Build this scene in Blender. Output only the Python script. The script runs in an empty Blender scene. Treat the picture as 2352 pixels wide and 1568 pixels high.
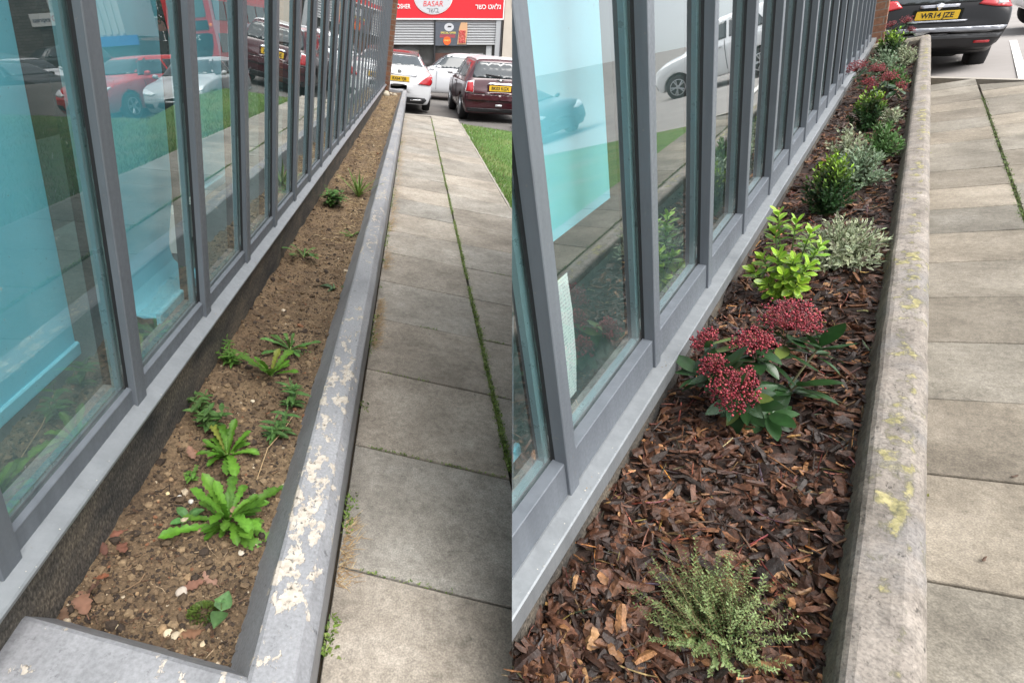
import bpy, bmesh, math, random
from math import sin, cos, pi, radians, exp, log, sqrt
from mathutils import Vector, Matrix, noise
from mathutils.bvhtree import BVHTree

random.seed(7)
SC = bpy.context.scene
COL = SC.collection
# ------------------------------------------------------------------ camera, sky, sun, exposure
cam = bpy.data.objects.new('camera', bpy.data.cameras.new('camera'))
COL.objects.link(cam)
SC.camera = cam
cam.data.sensor_width = 36.0
cam.data.lens = 36.0 * 1234.0 / 2352.0
cam.data.shift_x = (1176.0 - 980.0) / 2352.0
cam.data.clip_start = 0.02
cam.data.clip_end = 400.0
EYE = Vector((0, 0, 1.4))
CAMROT = Matrix.Rotation(radians(62.2), 4, 'X')
cam.matrix_world = Matrix.Translation(EYE) @ CAMROT

W = bpy.data.worlds.new("World"); SC.world = W
W.use_nodes = True
nt = W.node_tree
for n in list(nt.nodes): nt.nodes.remove(n)
sky = nt.nodes.new('ShaderNodeTexSky'); sky.sky_type = 'NISHITA'; sky.sun_disc = False
SUN_EL, SUN_AZ = radians(62), radians(140)
sky.sun_elevation = SUN_EL; sky.sun_rotation = SUN_AZ
sky.dust_density = 4.0; sky.ozone_density = 1.0; sky.air_density = 1.0
hs = nt.nodes.new('ShaderNodeHueSaturation'); hs.inputs['Saturation'].default_value = 0.22
bg = nt.nodes.new('ShaderNodeBackground'); bg.inputs['Strength'].default_value = 0.15
wo = nt.nodes.new('ShaderNodeOutputWorld')
nt.links.new(sky.outputs[0], hs.inputs['Color']); nt.links.new(hs.outputs[0], bg.inputs['Color']); nt.links.new(bg.outputs[0], wo.inputs['Surface'])

sl = bpy.data.lights.new('sun', 'SUN'); sl.energy = 1.1; sl.angle = radians(50); sl.color = (1.0, 0.965, 0.91)
so = bpy.data.objects.new('sun', sl); COL.objects.link(so)
sd = Vector((sin(SUN_AZ) * cos(SUN_EL), cos(SUN_AZ) * cos(SUN_EL), sin(SUN_EL)))
so.rotation_euler = sd.to_track_quat('Z', 'Y').to_euler()
so.location = (3, -4, 9)

SC.view_settings.view_transform = 'Standard'
SC.view_settings.look = 'None'
SC.view_settings.exposure = 1.3
SC.view_settings.gamma = 1.0
SC.render.engine = 'CYCLES'
SC.cycles.max_bounces = 7; SC.cycles.diffuse_bounces = 3; SC.cycles.glossy_bounces = 4
SC.cycles.transparent_max_bounces = 16; SC.cycles.transmission_bounces = 4
SC.cycles.caustics_reflective = False; SC.cycles.caustics_refractive = False
SC.cycles.use_denoising = True

# ------------------------------------------------------------------ the two streets: local axes (across, along, up), eye at the origin
def fr(d, u):
    d = Vector(d).normalized(); u = Vector(u).normalized(); c = d.cross(u).normalized(); u = c.cross(d)
    m = Matrix(((c.x, d.x, u.x, 0), (c.y, d.y, u.y, 0), (c.z, d.z, u.z, 0), (0, 0, 0, 1)))
    return Matrix.Translation(EYE) @ CAMROT @ m
FR = {'A': fr((-0.01916617, 0.48199372, -0.87596502), (0.14085616, 0.86868952, 0.47490848)),
      'B': fr((0.60497487, 0.46885553, -0.6435681), (-0.20735991, 0.87313546, 0.44117608))}
FRB_INV = FR['B'].inverted()
CUT_N = (CAMROT.to_3x3() @ Vector((1, 0, 0.15883))).normalized()   # plane of the end wall of the second building
def cutd(p): return (p - EYE).dot(CUT_N)
BACKR = -1.02                                                     # rear wall of the second building
def behindB(p): return (FRB_INV @ p).x < BACKR - 0.06

# ------------------------------------------------------------------ mesh helpers
class MB:
    def __init__(s): s.v = []; s.f = []; s.m = []; s.c = []; s.col = (1, 1, 1); s.mi = 0
    def av(s, p, col=None):
        s.v.append((p[0], p[1], p[2])); s.c.append(col or s.col); return len(s.v) - 1
    def af(s, *idx): s.f.append(idx); s.m.append(s.mi)
    def poly(s, pts, col=None): s.af(*[s.av(p, col) for p in pts])
    def box(s, x0, x1, y0, y1, z0, z1, ch=0.0):
        if ch > 0:
            s.ext([(x0 + ch, z0), (x1 - ch, z0), (x1, z0 + ch), (x1, z1 - ch), (x1 - ch, z1), (x0 + ch, z1), (x0, z1 - ch), (x0, z0 + ch)], 'y', y0, y1); return
        i = [s.av(p) for p in ((x0, y0, z0), (x1, y0, z0), (x1, y1, z0), (x0, y1, z0), (x0, y0, z1), (x1, y0, z1), (x1, y1, z1), (x0, y1, z1))]
        for q in ((0, 3, 2, 1), (4, 5, 6, 7), (0, 1, 5, 4), (1, 2, 6, 5), (2, 3, 7, 6), (3, 0, 4, 7)): s.af(*[i[k] for k in q])
    def ext(s, prof, ax, a, b, n=1, jit=None, skew=0.0):
        """extrude a closed profile along an axis; y: profile (x,z); z: profile (x,y); x: profile (y,z)"""
        rows = []
        for k in range(n + 1):
            t = a + (b - a) * k / n
            r = []
            for (p, q) in prof:
                P = (p, t, q) if ax == 'y' else (p, q, t) if ax == 'z' else (t, p, q)
                if jit: P = jit(P)
                r.append(s.av(P))
            rows.append(r)
        m = len(prof)
        for k in range(n):
            for j in range(m):
                j2 = (j + 1) % m
                s.af(rows[k][j], rows[k][j2], rows[k + 1][j2], rows[k + 1][j])
        s.af(*rows[0][::-1]); s.af(*rows[-1])
    def tube(s, pts, rad, n=5, col=None):
        rows = []
        for i, p in enumerate(pts):
            p = Vector(p); a = Vector(pts[max(i - 1, 0)]); b = Vector(pts[min(i + 1, len(pts) - 1)])
            d = (b - a)
            if d.length < 1e-9: d = Vector((0, 0, 1))
            d.normalize()
            x = d.orthogonal().normalized(); y = d.cross(x)
            r = rad[i] if isinstance(rad, (list, tuple)) else rad
            rows.append([s.av(p + (x * cos(2 * pi * k / n) + y * sin(2 * pi * k / n)) * r, col) for k in range(n)])
        for i in range(len(rows) - 1):
            for k in range(n):
                s.af(rows[i][k], rows[i][(k + 1) % n], rows[i + 1][(k + 1) % n], rows[i + 1][k])
        s.af(*rows[0][::-1]); s.af(*rows[-1])
    def lathe(s, prof, n=24, ax='x', c=(0, 0, 0), col=None):
        rows = []
        for (r, t) in prof:
            row = []
            for k in range(n):
                a = 2 * pi * k / n
                P = (t, r * cos(a), r * sin(a)) if ax == 'x' else (r * cos(a), t, r * sin(a)) if ax == 'y' else (r * cos(a), r * sin(a), t)
                row.append(s.av((P[0] + c[0], P[1] + c[1], P[2] + c[2]), col))
            rows.append(row)
        for i in range(len(rows) - 1):
            for k in range(n): s.af(rows[i][k], rows[i][(k + 1) % n], rows[i + 1][(k + 1) % n], rows[i + 1][k])
        s.af(*rows[0][::-1]); s.af(*rows[-1])
    def octa(s, c, r, col=None, sq=1.0, rot=None, rough=0.0):
        V = ICO_V
        i0 = []
        for v in V:
            k = r * (1 + rough * (random.random() - .5))
            q = Vector((v[0] * k, v[1] * k, v[2] * k * sq))
            if rot: q = rot @ q
            i0.append(s.av((c[0] + q.x, c[1] + q.y, c[2] + q.z), col))
        for f in ICO_F: s.af(*[i0[k] for k in f])
    def leaf(s, p, d, n, L, Wd, prof, cc, ce, bend=0.0, fold=0.15, rows=6, a0=0.0, cols=(-1, -.5, 0, .5, 1), wav=0.0):
        p = Vector(p); d = Vector(d).normalized(); n = Vector(n)
        n = (n - d * n.dot(d))
        if n.length < 1e-4: n = d.orthogonal()
        n.normalize(); side = d.cross(n)
        cur = p.copy(); st = L / rows; R = []
        ph = random.random() * 6
        for i in range(rows + 1):
            t = i / rows; a = a0 + bend * t
            dd = d * cos(a) + n * sin(a); nn = n * cos(a) - d * sin(a)
            w = max(PROF[prof](t) * Wd * .5, 0.0004)
            row = []
            for c in cols:
                k = abs(c)
                colr = tuple(cc[q] * (1 - k) + ce[q] * k for q in range(3)) if k < 1 else ce
                row.append(s.av(cur + side * (c * w) + nn * (fold * k * w + wav * w * k * sin(t * 14 + ph + c)), colr))
            R.append(row)
            cur = cur + dd * st
        for i in range(rows):
            for k in range(len(cols) - 1): s.af(R[i][k], R[i][k + 1], R[i + 1][k + 1], R[i + 1][k])
    def build(s, name, mats, frame=None, parent=None, loc=(0, 0, 0), smooth=False, M=None, off=None):
        me = bpy.data.meshes.new(name)
        v = s.v
        if off is not None: v = [(a - off[0], b - off[1], c - off[2]) for a, b, c in v]
        me.from_pydata(v, [], s.f)
        if not isinstance(mats, (list, tuple)): mats = [mats]
        for m in mats: me.materials.append(m)
        if len(mats) > 1: me.polygons.foreach_set('material_index', s.m)
        ca = me.color_attributes.new('Col', 'FLOAT_COLOR', 'POINT')
        flat = []
        for c in s.c: flat += [c[0], c[1], c[2], 1.0]
        ca.data.foreach_set('color', flat)
        if smooth: me.polygons.foreach_set('use_smooth', [True] * len(me.polygons))
        me.update()
        o = bpy.data.objects.new(name, me); COL.objects.link(o)
        m4 = M if M is not None else Matrix.Translation(loc)
        if parent: o.parent = parent; o.matrix_local = m4
        else: o.matrix_world = (FR[frame] @ m4) if frame else m4
        return o
_t = (1 + sqrt(5)) / 2
_n = sqrt(1 + _t * _t)
ICO_V = [tuple(q / _n for q in v) for v in ((-1, _t, 0), (1, _t, 0), (-1, -_t, 0), (1, -_t, 0), (0, -1, _t), (0, 1, _t), (0, -1, -_t), (0, 1, -_t), (_t, 0, -1), (_t, 0, 1), (-_t, 0, -1), (-_t, 0, 1))]
ICO_F = ((0, 11, 5), (0, 5, 1), (0, 1, 7), (0, 7, 10), (0, 10, 11), (1, 5, 9), (5, 11, 4), (11, 10, 2), (10, 7, 6), (7, 1, 8), (3, 9, 4), (3, 4, 2), (3, 2, 6), (3, 6, 8), (3, 8, 9), (4, 9, 5), (2, 4, 11), (6, 2, 10), (8, 6, 7), (9, 8, 1))
PROF = {
    'ellip': lambda t: sin(pi * min(1, t * .98 + .01)) ** .75,
    'lance': lambda t: sin(pi * t ** .75) ** .9 if 0 < t < 1 else 0.02,
    'obov': lambda t: (sin(pi * t ** 1.5) ** .7 if 0 < t < 1 else 0.03) + .06 * (1 - t),
    'heart': lambda t: (sin(pi * t ** .55) ** .9 if 0 < t < 1 else 0.03),
    'dand': lambda t: (.14 + .86 * t ** .9) * (max(0, 1 - t ** 9)) * (.45 + .55 * (1 - ((t * 7.0) % 1)) ** .8 if t < .80 else 1.0 - .15 * sin(t * 60)),
    'grass': lambda t: (1 - t) ** .7,
    'oak': lambda t: sin(pi * min(.99, t * .95 + .03)) ** .6 * (.55 + .45 * abs(sin(t * 13))),
}
def tag(o, label=None, cat=None, group=None, kind=None):
    if label: o['label'] = label
    if cat: o['category'] = cat
    if group: o['group'] = group
    if kind: o['kind'] = kind
    return o
def empty(name, frame, loc, label, cat, group=None, fwd=None, up=None, scale=1.0):
    o = bpy.data.objects.new(name, None); o.empty_display_size = .1; COL.objects.link(o)
    M = Matrix.Translation(loc)
    if fwd is not None:
        u = Vector(up or (0, 0, 1)).normalized(); f = Vector((fwd[0], fwd[1], 0)); f = (f - u * f.dot(u)).normalized(); x = f.cross(u)
        M = M @ Matrix(((x.x, f.x, u.x, 0), (x.y, f.y, u.y, 0), (x.z, f.z, u.z, 0), (0, 0, 0, 1)))
    if scale != 1.0: M = M @ Matrix.Scale(scale, 4)
    o.matrix_world = (FR[frame] @ M) if frame else M
    return tag(o, label, cat, group)
def clip_mesh(o, keep, planes, fill=False):
    """split along planes (world) and drop faces whose centre fails keep()"""
    me = o.data; bm = bmesh.new(); bm.from_mesh(me)
    mw = o.matrix_world
    inv = mw.inverted()
    for (co, no) in planes:
        bmesh.ops.bisect_plane(bm, geom=bm.verts[:] + bm.edges[:] + bm.faces[:], dist=1e-6, plane_co=inv @ co, plane_no=(inv.to_3x3() @ no).normalized())
    dead = [f for f in bm.faces if not keep(mw @ f.calc_center_median())]
    bmesh.ops.delete(bm, geom=dead, context='FACES')
    if fill and dead:
        ed = [e for e in bm.edges if e.is_boundary]
        if ed: bmesh.ops.holes_fill(bm, edges=ed, sides=0)
    bm.to_mesh(me); bm.free(); me.update()
B_N = FR['B'].to_3x3() @ Vector((1, 0, 0))
B_P = FR['B'] @ Vector((BACKR - .06, 0, 0))
def clipA(o): clip_mesh(o, lambda p: cutd(p) < 0 or behindB(p), [(EYE, CUT_N), (B_P, B_N)])
def clipB(o, fill=False): clip_mesh(o, lambda p: cutd(p) > 0, [(EYE, CUT_N)], fill)

# ------------------------------------------------------------------ materials
def newmat(name):
    m = bpy.data.materials.new(name); m.use_nodes = True
    n = m.node_tree; b = n.nodes['Principled BSDF']
    return m, n, b
def N(n, t, **k):
    x = n.nodes.new(t)
    for a, b in k.items():
        if a in x.inputs: x.inputs[a].default_value = b
        else: setattr(x, a, b)
    return x
def L(n, a, b): n.links.new(a, b)
def coords(n, scale=(1, 1, 1)):
    tc = N(n, 'ShaderNodeTexCoord'); mp = N(n, 'ShaderNodeMapping'); mp.inputs['Scale'].default_value = scale
    L(n, tc.outputs['Object'], mp.inputs['Vector']); return mp.outputs['Vector']
def noise_n(n, vec, scale, detail=4, rough=.6):
    x = N(n, 'ShaderNodeTexNoise'); x.inputs['Scale'].default_value = scale; x.inputs['Detail'].default_value = detail; x.inputs['Roughness'].default_value = rough
    L(n, vec, x.inputs['Vector']); return x.outputs['Fac']
def ramp(n, fac, stops):
    r = N(n, 'ShaderNodeValToRGB'); e = r.color_ramp.elements
    while len(e) < len(stops): e.new(0.5)
    for k, (p, c) in enumerate(stops): e[k].position = p; e[k].color = (c[0], c[1], c[2], 1) if hasattr(c, '__len__') else (c, c, c, 1)
    L(n, fac, r.inputs['Fac']); return r.outputs['Color']
def mix(n, fac, a, b, mode='MIX'):
    x = N(n, 'ShaderNodeMix', data_type='RGBA', blend_type=mode)
    for sck, val in ((x.inputs['Factor'], fac), (x.inputs[6], a), (x.inputs[7], b)):
        if hasattr(val, 'is_linked') or hasattr(val, 'links'): L(n, val, sck)
        elif isinstance(val, (int, float)): sck.default_value = val
        else: sck.default_value = (val[0], val[1], val[2], 1)
    return x.outputs[2]
def mth(n, op, a, b=None, clamp=False):
    x = N(n, 'ShaderNodeMath', operation=op); x.use_clamp = clamp
    for i, v in enumerate((a, b)):
        if v is None: continue
        if isinstance(v, (int, float)): x.inputs[i].default_value = v
        else: L(n, v, x.inputs[i])
    return x.outputs[0]
def bump(n, b, h, st=.3, dist=.01):
    x = N(n, 'ShaderNodeBump'); x.inputs['Strength'].default_value = st; x.inputs['Distance'].default_value = dist
    L(n, h, x.inputs['Height']); L(n, x.outputs['Normal'], b.inputs['Normal'])
def attr(n): return N(n, 'ShaderNodeAttribute', attribute_name='Col').outputs['Color']
MATS = {}
def plain(name, col, rough=.5, metal=0.0, var=0.0, vscale=20, coat=0.0, spec=None, emit=None, bmp=0.0):
    if name in MATS: return MATS[name]
    m, n, b = newmat(name)
    b.inputs['Base Color'].default_value = (*col, 1); b.inputs['Roughness'].default_value = rough; b.inputs['Metallic'].default_value = metal
    b.inputs['Coat Weight'].default_value = coat
    if spec is not None: b.inputs['Specular IOR Level'].default_value = spec
    if emit: b.inputs['Emission Color'].default_value = (*col, 1); b.inputs['Emission Strength'].default_value = emit
    if var:
        v = coords(n); f = noise_n(n, v, vscale)
        L(n, mix(n, f, tuple(q * (1 - var) for q in col), tuple(min(1, q * (1 + var)) for q in col)), b.inputs['Base Color'])
        L(n, ramp(n, noise_n(n, v, vscale * .6), [(.3, max(.02, rough - .12)), (.7, min(1, rough + .12))]), b.inputs['Roughness'])
        if bmp: bump(n, b, f, bmp, .004)
    MATS[name] = m; return m
def vcol(name, rough=.5, trans=0.0, spec=.5, nz=0.0, nscale=60, bmp=0.0):
    m, n, b = newmat(name)
    c = attr(n)
    if nz:
        f = noise_n(n, coords(n), nscale)
        c = mix(n, 1.0, c, ramp(n, f, [(.3, 1 - nz), (.7, 1 + nz * .6)]), 'MULTIPLY')
        if bmp: bump(n, b, f, bmp, .004)
    L(n, c, b.inputs['Base Color']); b.inputs['Roughness'].default_value = rough; b.inputs['Specular IOR Level'].default_value = spec
    if trans:
        t = N(n, 'ShaderNodeBsdfTranslucent'); L(n, c, t.inputs['Color'])
        ms = N(n, 'ShaderNodeMixShader'); ms.inputs[0].default_value = trans
        L(n, b.outputs[0], ms.inputs[1]); L(n, t.outputs[0], ms.inputs[2]); L(n, ms.outputs[0], n.nodes['Material Output'].inputs['Surface'])
    return m
def metal_mat(name, col, rough, metal):
    m, n, b = newmat(name)
    st = noise_n(n, coords(n, (22, 22, 1.6)), 1.0, 5, .65); sp = noise_n(n, coords(n), 85, 3, .6)
    c = mix(n, ramp(n, st, [(.38, 0.0), (.68, .55)]), col, tuple(q * 1.28 + .015 for q in col))
    c = mix(n, ramp(n, sp, [(.66, 0.0), (.74, .45)]), c, (.20, .19, .17))
    c = mix(n, ramp(n, noise_n(n, coords(n, (1, 1, .4)), 9, 5, .75), [(.55, 0.0), (.75, .4)]), c, tuple(q * .62 for q in col))
    L(n, c, b.inputs['Base Color']); b.inputs['Metallic'].default_value = metal
    L(n, ramp(n, sp, [(.3, rough - .08), (.7, rough + .14)]), b.inputs['Roughness']); return m
M_METAL = metal_mat('frame_metal', (0.105, 0.118, 0.135), .42, 0.0)
M_SILL = metal_mat('sill_metal', (0.215, 0.23, 0.24), .36, .35)
M_BEAD = plain('bead_metal', (0.34, 0.33, 0.32), .4, .3, .15, 25)
M_BLACK = plain('rubber', (0.012, 0.012, 0.014), .6)
M_SPACER = plain('spacer', (0.20, 0.34, 0.36), .35, .3, .1, 60)
M_DARK = plain('interior_shade', (0.012, 0.03, 0.03), .7)  # near-black so the room looks unlit: its shade is in the colour
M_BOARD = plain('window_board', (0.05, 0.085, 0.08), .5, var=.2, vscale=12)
M_BLIND = plain('blind_fabric', (0.40, 0.86, 0.97), .8, var=.05, vscale=3)
_n = M_BLIND.node_tree; _t2 = _n.nodes.new('ShaderNodeBsdfTranslucent'); _t2.inputs['Color'].default_value = (.40, .90, 1.0, 1); _m2 = _n.nodes.new('ShaderNodeMixShader'); _m2.inputs[0].default_value = .45
_n.links.new(_n.nodes['Principled BSDF'].outputs[0], _m2.inputs[1]); _n.links.new(_t2.outputs[0], _m2.inputs[2]); _n.links.new(_m2.outputs[0], _n.nodes['Material Output'].inputs['Surface'])
M_HEM = plain('blind_hem', (0.28, 0.68, 0.80), .5)
def sepx(n, v):
    s = N(n, 'ShaderNodeSeparateXYZ'); L(n, v, s.inputs[0]); return s.outputs
def glass():
    m, n, b = newmat('glass')
    n.nodes.remove(b)
    lw = N(n, 'ShaderNodeLayerWeight'); lw.inputs['Blend'].default_value = .5
    g = N(n, 'ShaderNodeNewGeometry')
    p = mth(n, 'POWER', lw.outputs['Facing'], 2.6)
    fac = mth(n, 'ADD', mth(n, 'MULTIPLY', p, .82), .135, True)
    fac = mth(n, 'MULTIPLY', fac, mth(n, 'SUBTRACT', 1.0, g.outputs['Backfacing']))
    tr = N(n, 'ShaderNodeBsdfTransparent'); tr.inputs['Color'].default_value = (.90, .955, .955, 1)
    gl = N(n, 'ShaderNodeBsdfGlossy'); gl.inputs['Roughness'].default_value = 0.0; gl.inputs['Color'].default_value = (.93, .97, .97, 1)
    ms = N(n, 'ShaderNodeMixShader')
    L(n, fac, ms.inputs[0]); L(n, tr.outputs[0], ms.inputs[1]); L(n, gl.outputs[0], ms.inputs[2])
    v = coords(n); z = sepx(n, v)[2]
    g2 = N(n, 'ShaderNodeMapRange'); L(n, z, g2.inputs[0]); g2.inputs[1].default_value = .50; g2.inputs[2].default_value = .72; g2.inputs[3].default_value = .16; g2.inputs[4].default_value = .018
    d = mth(n, 'MULTIPLY', g2.outputs[0], ramp(n, noise_n(n, coords(n, (8, 8, 3)), 3.0, 5, .7), [(.35, .3), (.7, 1.0)]))
    d = mth(n, 'ADD', d, ramp(n, noise_n(n, v, 90, 2, .6), [(.73, 0.0), (.76, .30)]))
    df = N(n, 'ShaderNodeBsdfDiffuse'); df.inputs['Color'].default_value = (.55, .56, .54, 1)
    m3 = N(n, 'ShaderNodeMixShader'); L(n, d, m3.inputs[0]); L(n, ms.outputs[0], m3.inputs[1]); L(n, df.outputs[0], m3.inputs[2]); ms = m3
    L(n, ms.outputs[0], n.nodes['Material Output'].inputs['Surface'])
    return m
M_GLASS = glass()
def plinth_mat():
    m, n, b = newmat('plinth_render'); v = coords(n)
    base = ramp(n, noise_n(n, coords(n, (1, .8, 2)), 5, 6, .65), [(.32, (.028, .028, .028)), (.5, (.075, .066, .055)), (.68, (.14, .115, .085))])
    sp = noise_n(n, coords(n, (1, 1, .5)), 170, 2)
    L(n, mix(n, 1.0, base, ramp(n, sp, [(.35, .45), (.52, 1.0), (.7, 1.9)]), 'MULTIPLY'), b.inputs['Base Color'])
    b.inputs['Roughness'].default_value = .85; bump(n, b, sp, .5, .004); return m
M_PLINTH = plinth_mat()
def peel_mat():
    m, n, b = newmat('peeling_paint'); v = coords(n); xyz = sepx(n, v)
    paint = ramp(n, noise_n(n, coords(n, (1, .4, 1)), 7, 6), [(.3, (.17, .173, .18)), (.5, (.232, .236, .247)), (.72, (.30, .304, .315))])
    paint = mix(n, 1.0, paint, ramp(n, noise_n(n, v, 140, 3), [(.3, .8), (.7, 1.15)]), 'MULTIPLY')
    paint = mix(n, 1.0, paint, ramp(n, noise_n(n, v, 40, 5, .72), [(.28, .35), (.40, 1.0)]), 'MULTIPLY')
    f = noise_n(n, coords(n, (1, .6, 1)), 27, 9, .68)
    cl = noise_n(n, coords(n, (.3, 1, .3)), 2.3, 2)
    # paint has flaked off the top between the two arrises, more of it at the near end
    top = N(n, 'ShaderNodeMapRange'); L(n, xyz[2], top.inputs[0]); top.inputs[1].default_value = -1.045; top.inputs[2].default_value = -1.0; top.inputs[3].default_value = -.16; top.inputs[4].default_value = .012
    near = N(n, 'ShaderNodeMapRange'); L(n, xyz[1], near.inputs[0]); near.inputs[1].default_value = .5; near.inputs[2].default_value = 5.0; near.inputs[3].default_value = .055; near.inputs[4].default_value = -.012
    k = mth(n, 'ADD', f, mth(n, 'MULTIPLY', mth(n, 'SUBTRACT', cl, .5), .42))
    k = mth(n, 'ADD', mth(n, 'ADD', k, top.outputs[0]), near.outputs[0])
    lf = N(n, 'ShaderNodeMapRange'); L(n, xyz[0], lf.inputs[0]); lf.inputs[1].default_value = -.20; lf.inputs[2].default_value = -.165; lf.inputs[3].default_value = -.03; lf.inputs[4].default_value = -.012
    k = mth(n, 'ADD', k, lf.outputs[0])
    msk = ramp(n, k, [(.575, 0.0), (.585, 1.0)])
    vo = noise_n(n, v, 85, 3, .55)
    cream = ramp(n, noise_n(n, v, 60, 4), [(.3, (.33, .29, .24)), (.7, (.54, .49, .425))])
    cream = mix(n, 1.0, cream, ramp(n, vo, [(.33, .28), (.43, 1.0)]), 'MULTIPLY')
    L(n, mix(n, msk, paint, cream), b.inputs['Base Color'])
    L(n, ramp(n, msk, [(0, .55), (1, .9)]), b.inputs['Roughness'])
    hh = mth(n, 'ADD', mth(n, 'MULTIPLY', msk, -1.0), mth(n, 'MULTIPLY', f, .5))
    bump(n, b, hh, .55, .003); return m
M_PEEL = peel_mat()
def lichen_mat():
    m, n, b = newmat('weathered_concrete'); v = coords(n); xyz = sepx(n, v)
    c = ramp(n, noise_n(n, coords(n, (1, .8, 1)), 7, 6, .65), [(.28, (.125, .108, .09)), (.5, (.218, .19, .163)), (.72, (.305, .272, .238))])
    st = noise_n(n, v, 26, 6, .75)
    c = mix(n, 1.0, c, ramp(n, st, [(.32, .62), (.52, 1.04), (.7, 1.16)]), 'MULTIPLY')
    c = mix(n, ramp(n, noise_n(n, v, 4.5, 5, .7), [(.5, 0.0), (.66, .55)]), c, (.17, .165, .165))
    c = mix(n, 1.0, c, ramp(n, noise_n(n, v, 150, 2, .6), [(.32, .7), (.5, 1.0), (.7, 1.2)]), 'MULTIPLY')
    pit = noise_n(n, coords(n, (1.5, .7, 1)), 55, 3, .7)
    c = mix(n, 1.0, c, ramp(n, pit, [(.28, .3), (.40, 1.0)]), 'MULTIPLY')
    inn = N(n, 'ShaderNodeMapRange'); L(n, xyz[0], inn.inputs[0]); inn.inputs[1].default_value = .036; inn.inputs[2].default_value = .056; inn.inputs[3].default_value = .0; inn.inputs[4].default_value = 1.0
    dirty = mix(n, noise_n(n, v, 12, 5, .75), (.42, .44, .38), (1.15, 1.15, 1.05))
    c = mix(n, mth(n, 'SUBTRACT', 1.0, inn.outputs[0], True), c, mix(n, 1.0, c, dirty, 'MULTIPLY'))
    f = noise_n(n, coords(n, (1.1, .8, 1)), 19, 7, .6); cl = noise_n(n, coords(n, (.5, 1, .5)), 2.6, 2)
    # lichen crusts keep to the flat top beside the outer arris
    rr = N(n, 'ShaderNodeMapRange'); L(n, xyz[0], rr.inputs[0]); rr.inputs[1].default_value = .048; rr.inputs[2].default_value = .10; rr.inputs[3].default_value = -.13; rr.inputs[4].default_value = .0
    r2 = N(n, 'ShaderNodeMapRange'); L(n, xyz[0], r2.inputs[0]); r2.inputs[1].default_value = .132; r2.inputs[2].default_value = .140; r2.inputs[3].default_value = 0.0; r2.inputs[4].default_value = -.09
    k = mth(n, 'ADD', mth(n, 'ADD', f, mth(n, 'MULTIPLY', mth(n, 'SUBTRACT', cl, .5), .55)), mth(n, 'ADD', rr.outputs[0], r2.outputs[0]))
    msk = ramp(n, k, [(.545, 0.0), (.60, .92)])
    ring = ramp(n, k, [(.50, 0.0), (.545, .6), (.575, .0)])
    lich = ramp(n, noise_n(n, v, 30, 5, .7), [(.36, (.10, .095, .05)), (.5, (.24, .215, .095)), (.66, (.42, .37, .18))])
    c = mix(n, ring, c, (.10, .095, .06))
    L(n, mix(n, msk, c, lich), b.inputs['Base Color']); b.inputs['Roughness'].default_value = .85
    bump(n, b, mth(n, 'ADD', mth(n, 'MULTIPLY', msk, .8), mth(n, 'ADD', mth(n, 'MULTIPLY', pit, .8), st)), .45, .003); return m
M_LICHEN = lichen_mat()
def slab_mat(name, a, b_, c_, tint):
    m, n, b = newmat(name); v = coords(n)
    f = noise_n(n, v, 3.2, 6, .7)
    c = ramp(n, f, [(.3, a), (.5, b_), (.7, c_)])
    sp = noise_n(n, v, 210, 2, .5); md = noise_n(n, v, 38, 4, .7)
    c = mix(n, 1.0, c, ramp(n, sp, [(.3, .76), (.5, 1.0), (.7, 1.28)]), 'MULTIPLY')
    c = mix(n, 1.0, c, ramp(n, md, [(.3, .76), (.6, 1.1)]), 'MULTIPLY')
    c = mix(n, 1.0, c, ramp(n, noise_n(n, v, 1.1, 6, .75), [(.36, .84), (.55, 1.04)]), 'MULTIPLY')
    c = mix(n, 1.0, c, ramp(n, noise_n(n, v, 17, 3, .8), [(.24, .55), (.36, 1.0)]), 'MULTIPLY')
    c = mix(n, 1.0, c, attr(n), 'MULTIPLY')
    L(n, c, b.inputs['Base Color']); b.inputs['Roughness'].default_value = .88
    bump(n, b, sp, .35, .003); return m
M_SLAB = slab_mat('paving', (.18, .16, .133), (.268, .242, .205), (.35, .322, .28), 1)
M_SLABB = slab_mat('paving_dark', (.135, .118, .092), (.205, .182, .145), (.275, .248, .205), 1)  # darker, browner paving tone for the right path
def soil_mat():
    m, n, b = newmat('soil'); v = coords(n)
    c = ramp(n, noise_n(n, v, 5, 6, .7), [(.3, (.08, .052, .03)), (.5, (.15, .10, .057)), (.72, (.23, .16, .092))])
    f = noise_n(n, v, 90, 5, .7)
    L(n, mix(n, 1.0, c, ramp(n, f, [(.3, .45), (.6, 1.2)]), 'MULTIPLY'), b.inputs['Base Color']); b.inputs['Roughness'].default_value = .95
    bump(n, b, f, .9, .01); return m
M_SOIL = soil_mat()
M_BITS = vcol('soil_bits', .9, nz=.35, nscale=120, bmp=.5)
M_BARK = vcol('bark_chips', .52, nz=.55, nscale=85, bmp=.8, spec=.35)
M_LEAF = vcol('leaf', .52, .25, nz=.3, nscale=70, spec=.35)
M_GLOSSLEAF = vcol('glossy_leaf', .34, .14, nz=.22, nscale=45)
M_DRY = vcol('dry_leaf', .8, .15, nz=.25, nscale=60)
M_STEM = vcol('stem', .7, nz=.2)
M_BUD = vcol('bud', .4, spec=.5)
M_GRASS = vcol('grass_blades', .6, .25)
def asphalt_mat():
    m, n, b = newmat('asphalt'); v = coords(n)
    c = ramp(n, noise_n(n, v, .8, 5, .6), [(.3, (.085, .08, .075)), (.7, (.15, .14, .13))])
    f = noise_n(n, v, 60, 3)
    L(n, mix(n, 1.0, c, ramp(n, f, [(.3, .75), (.7, 1.2)]), 'MULTIPLY'), b.inputs['Base Color']); b.inputs['Roughness'].default_value = .9; return m
M_ASPH = asphalt_mat()
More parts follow.
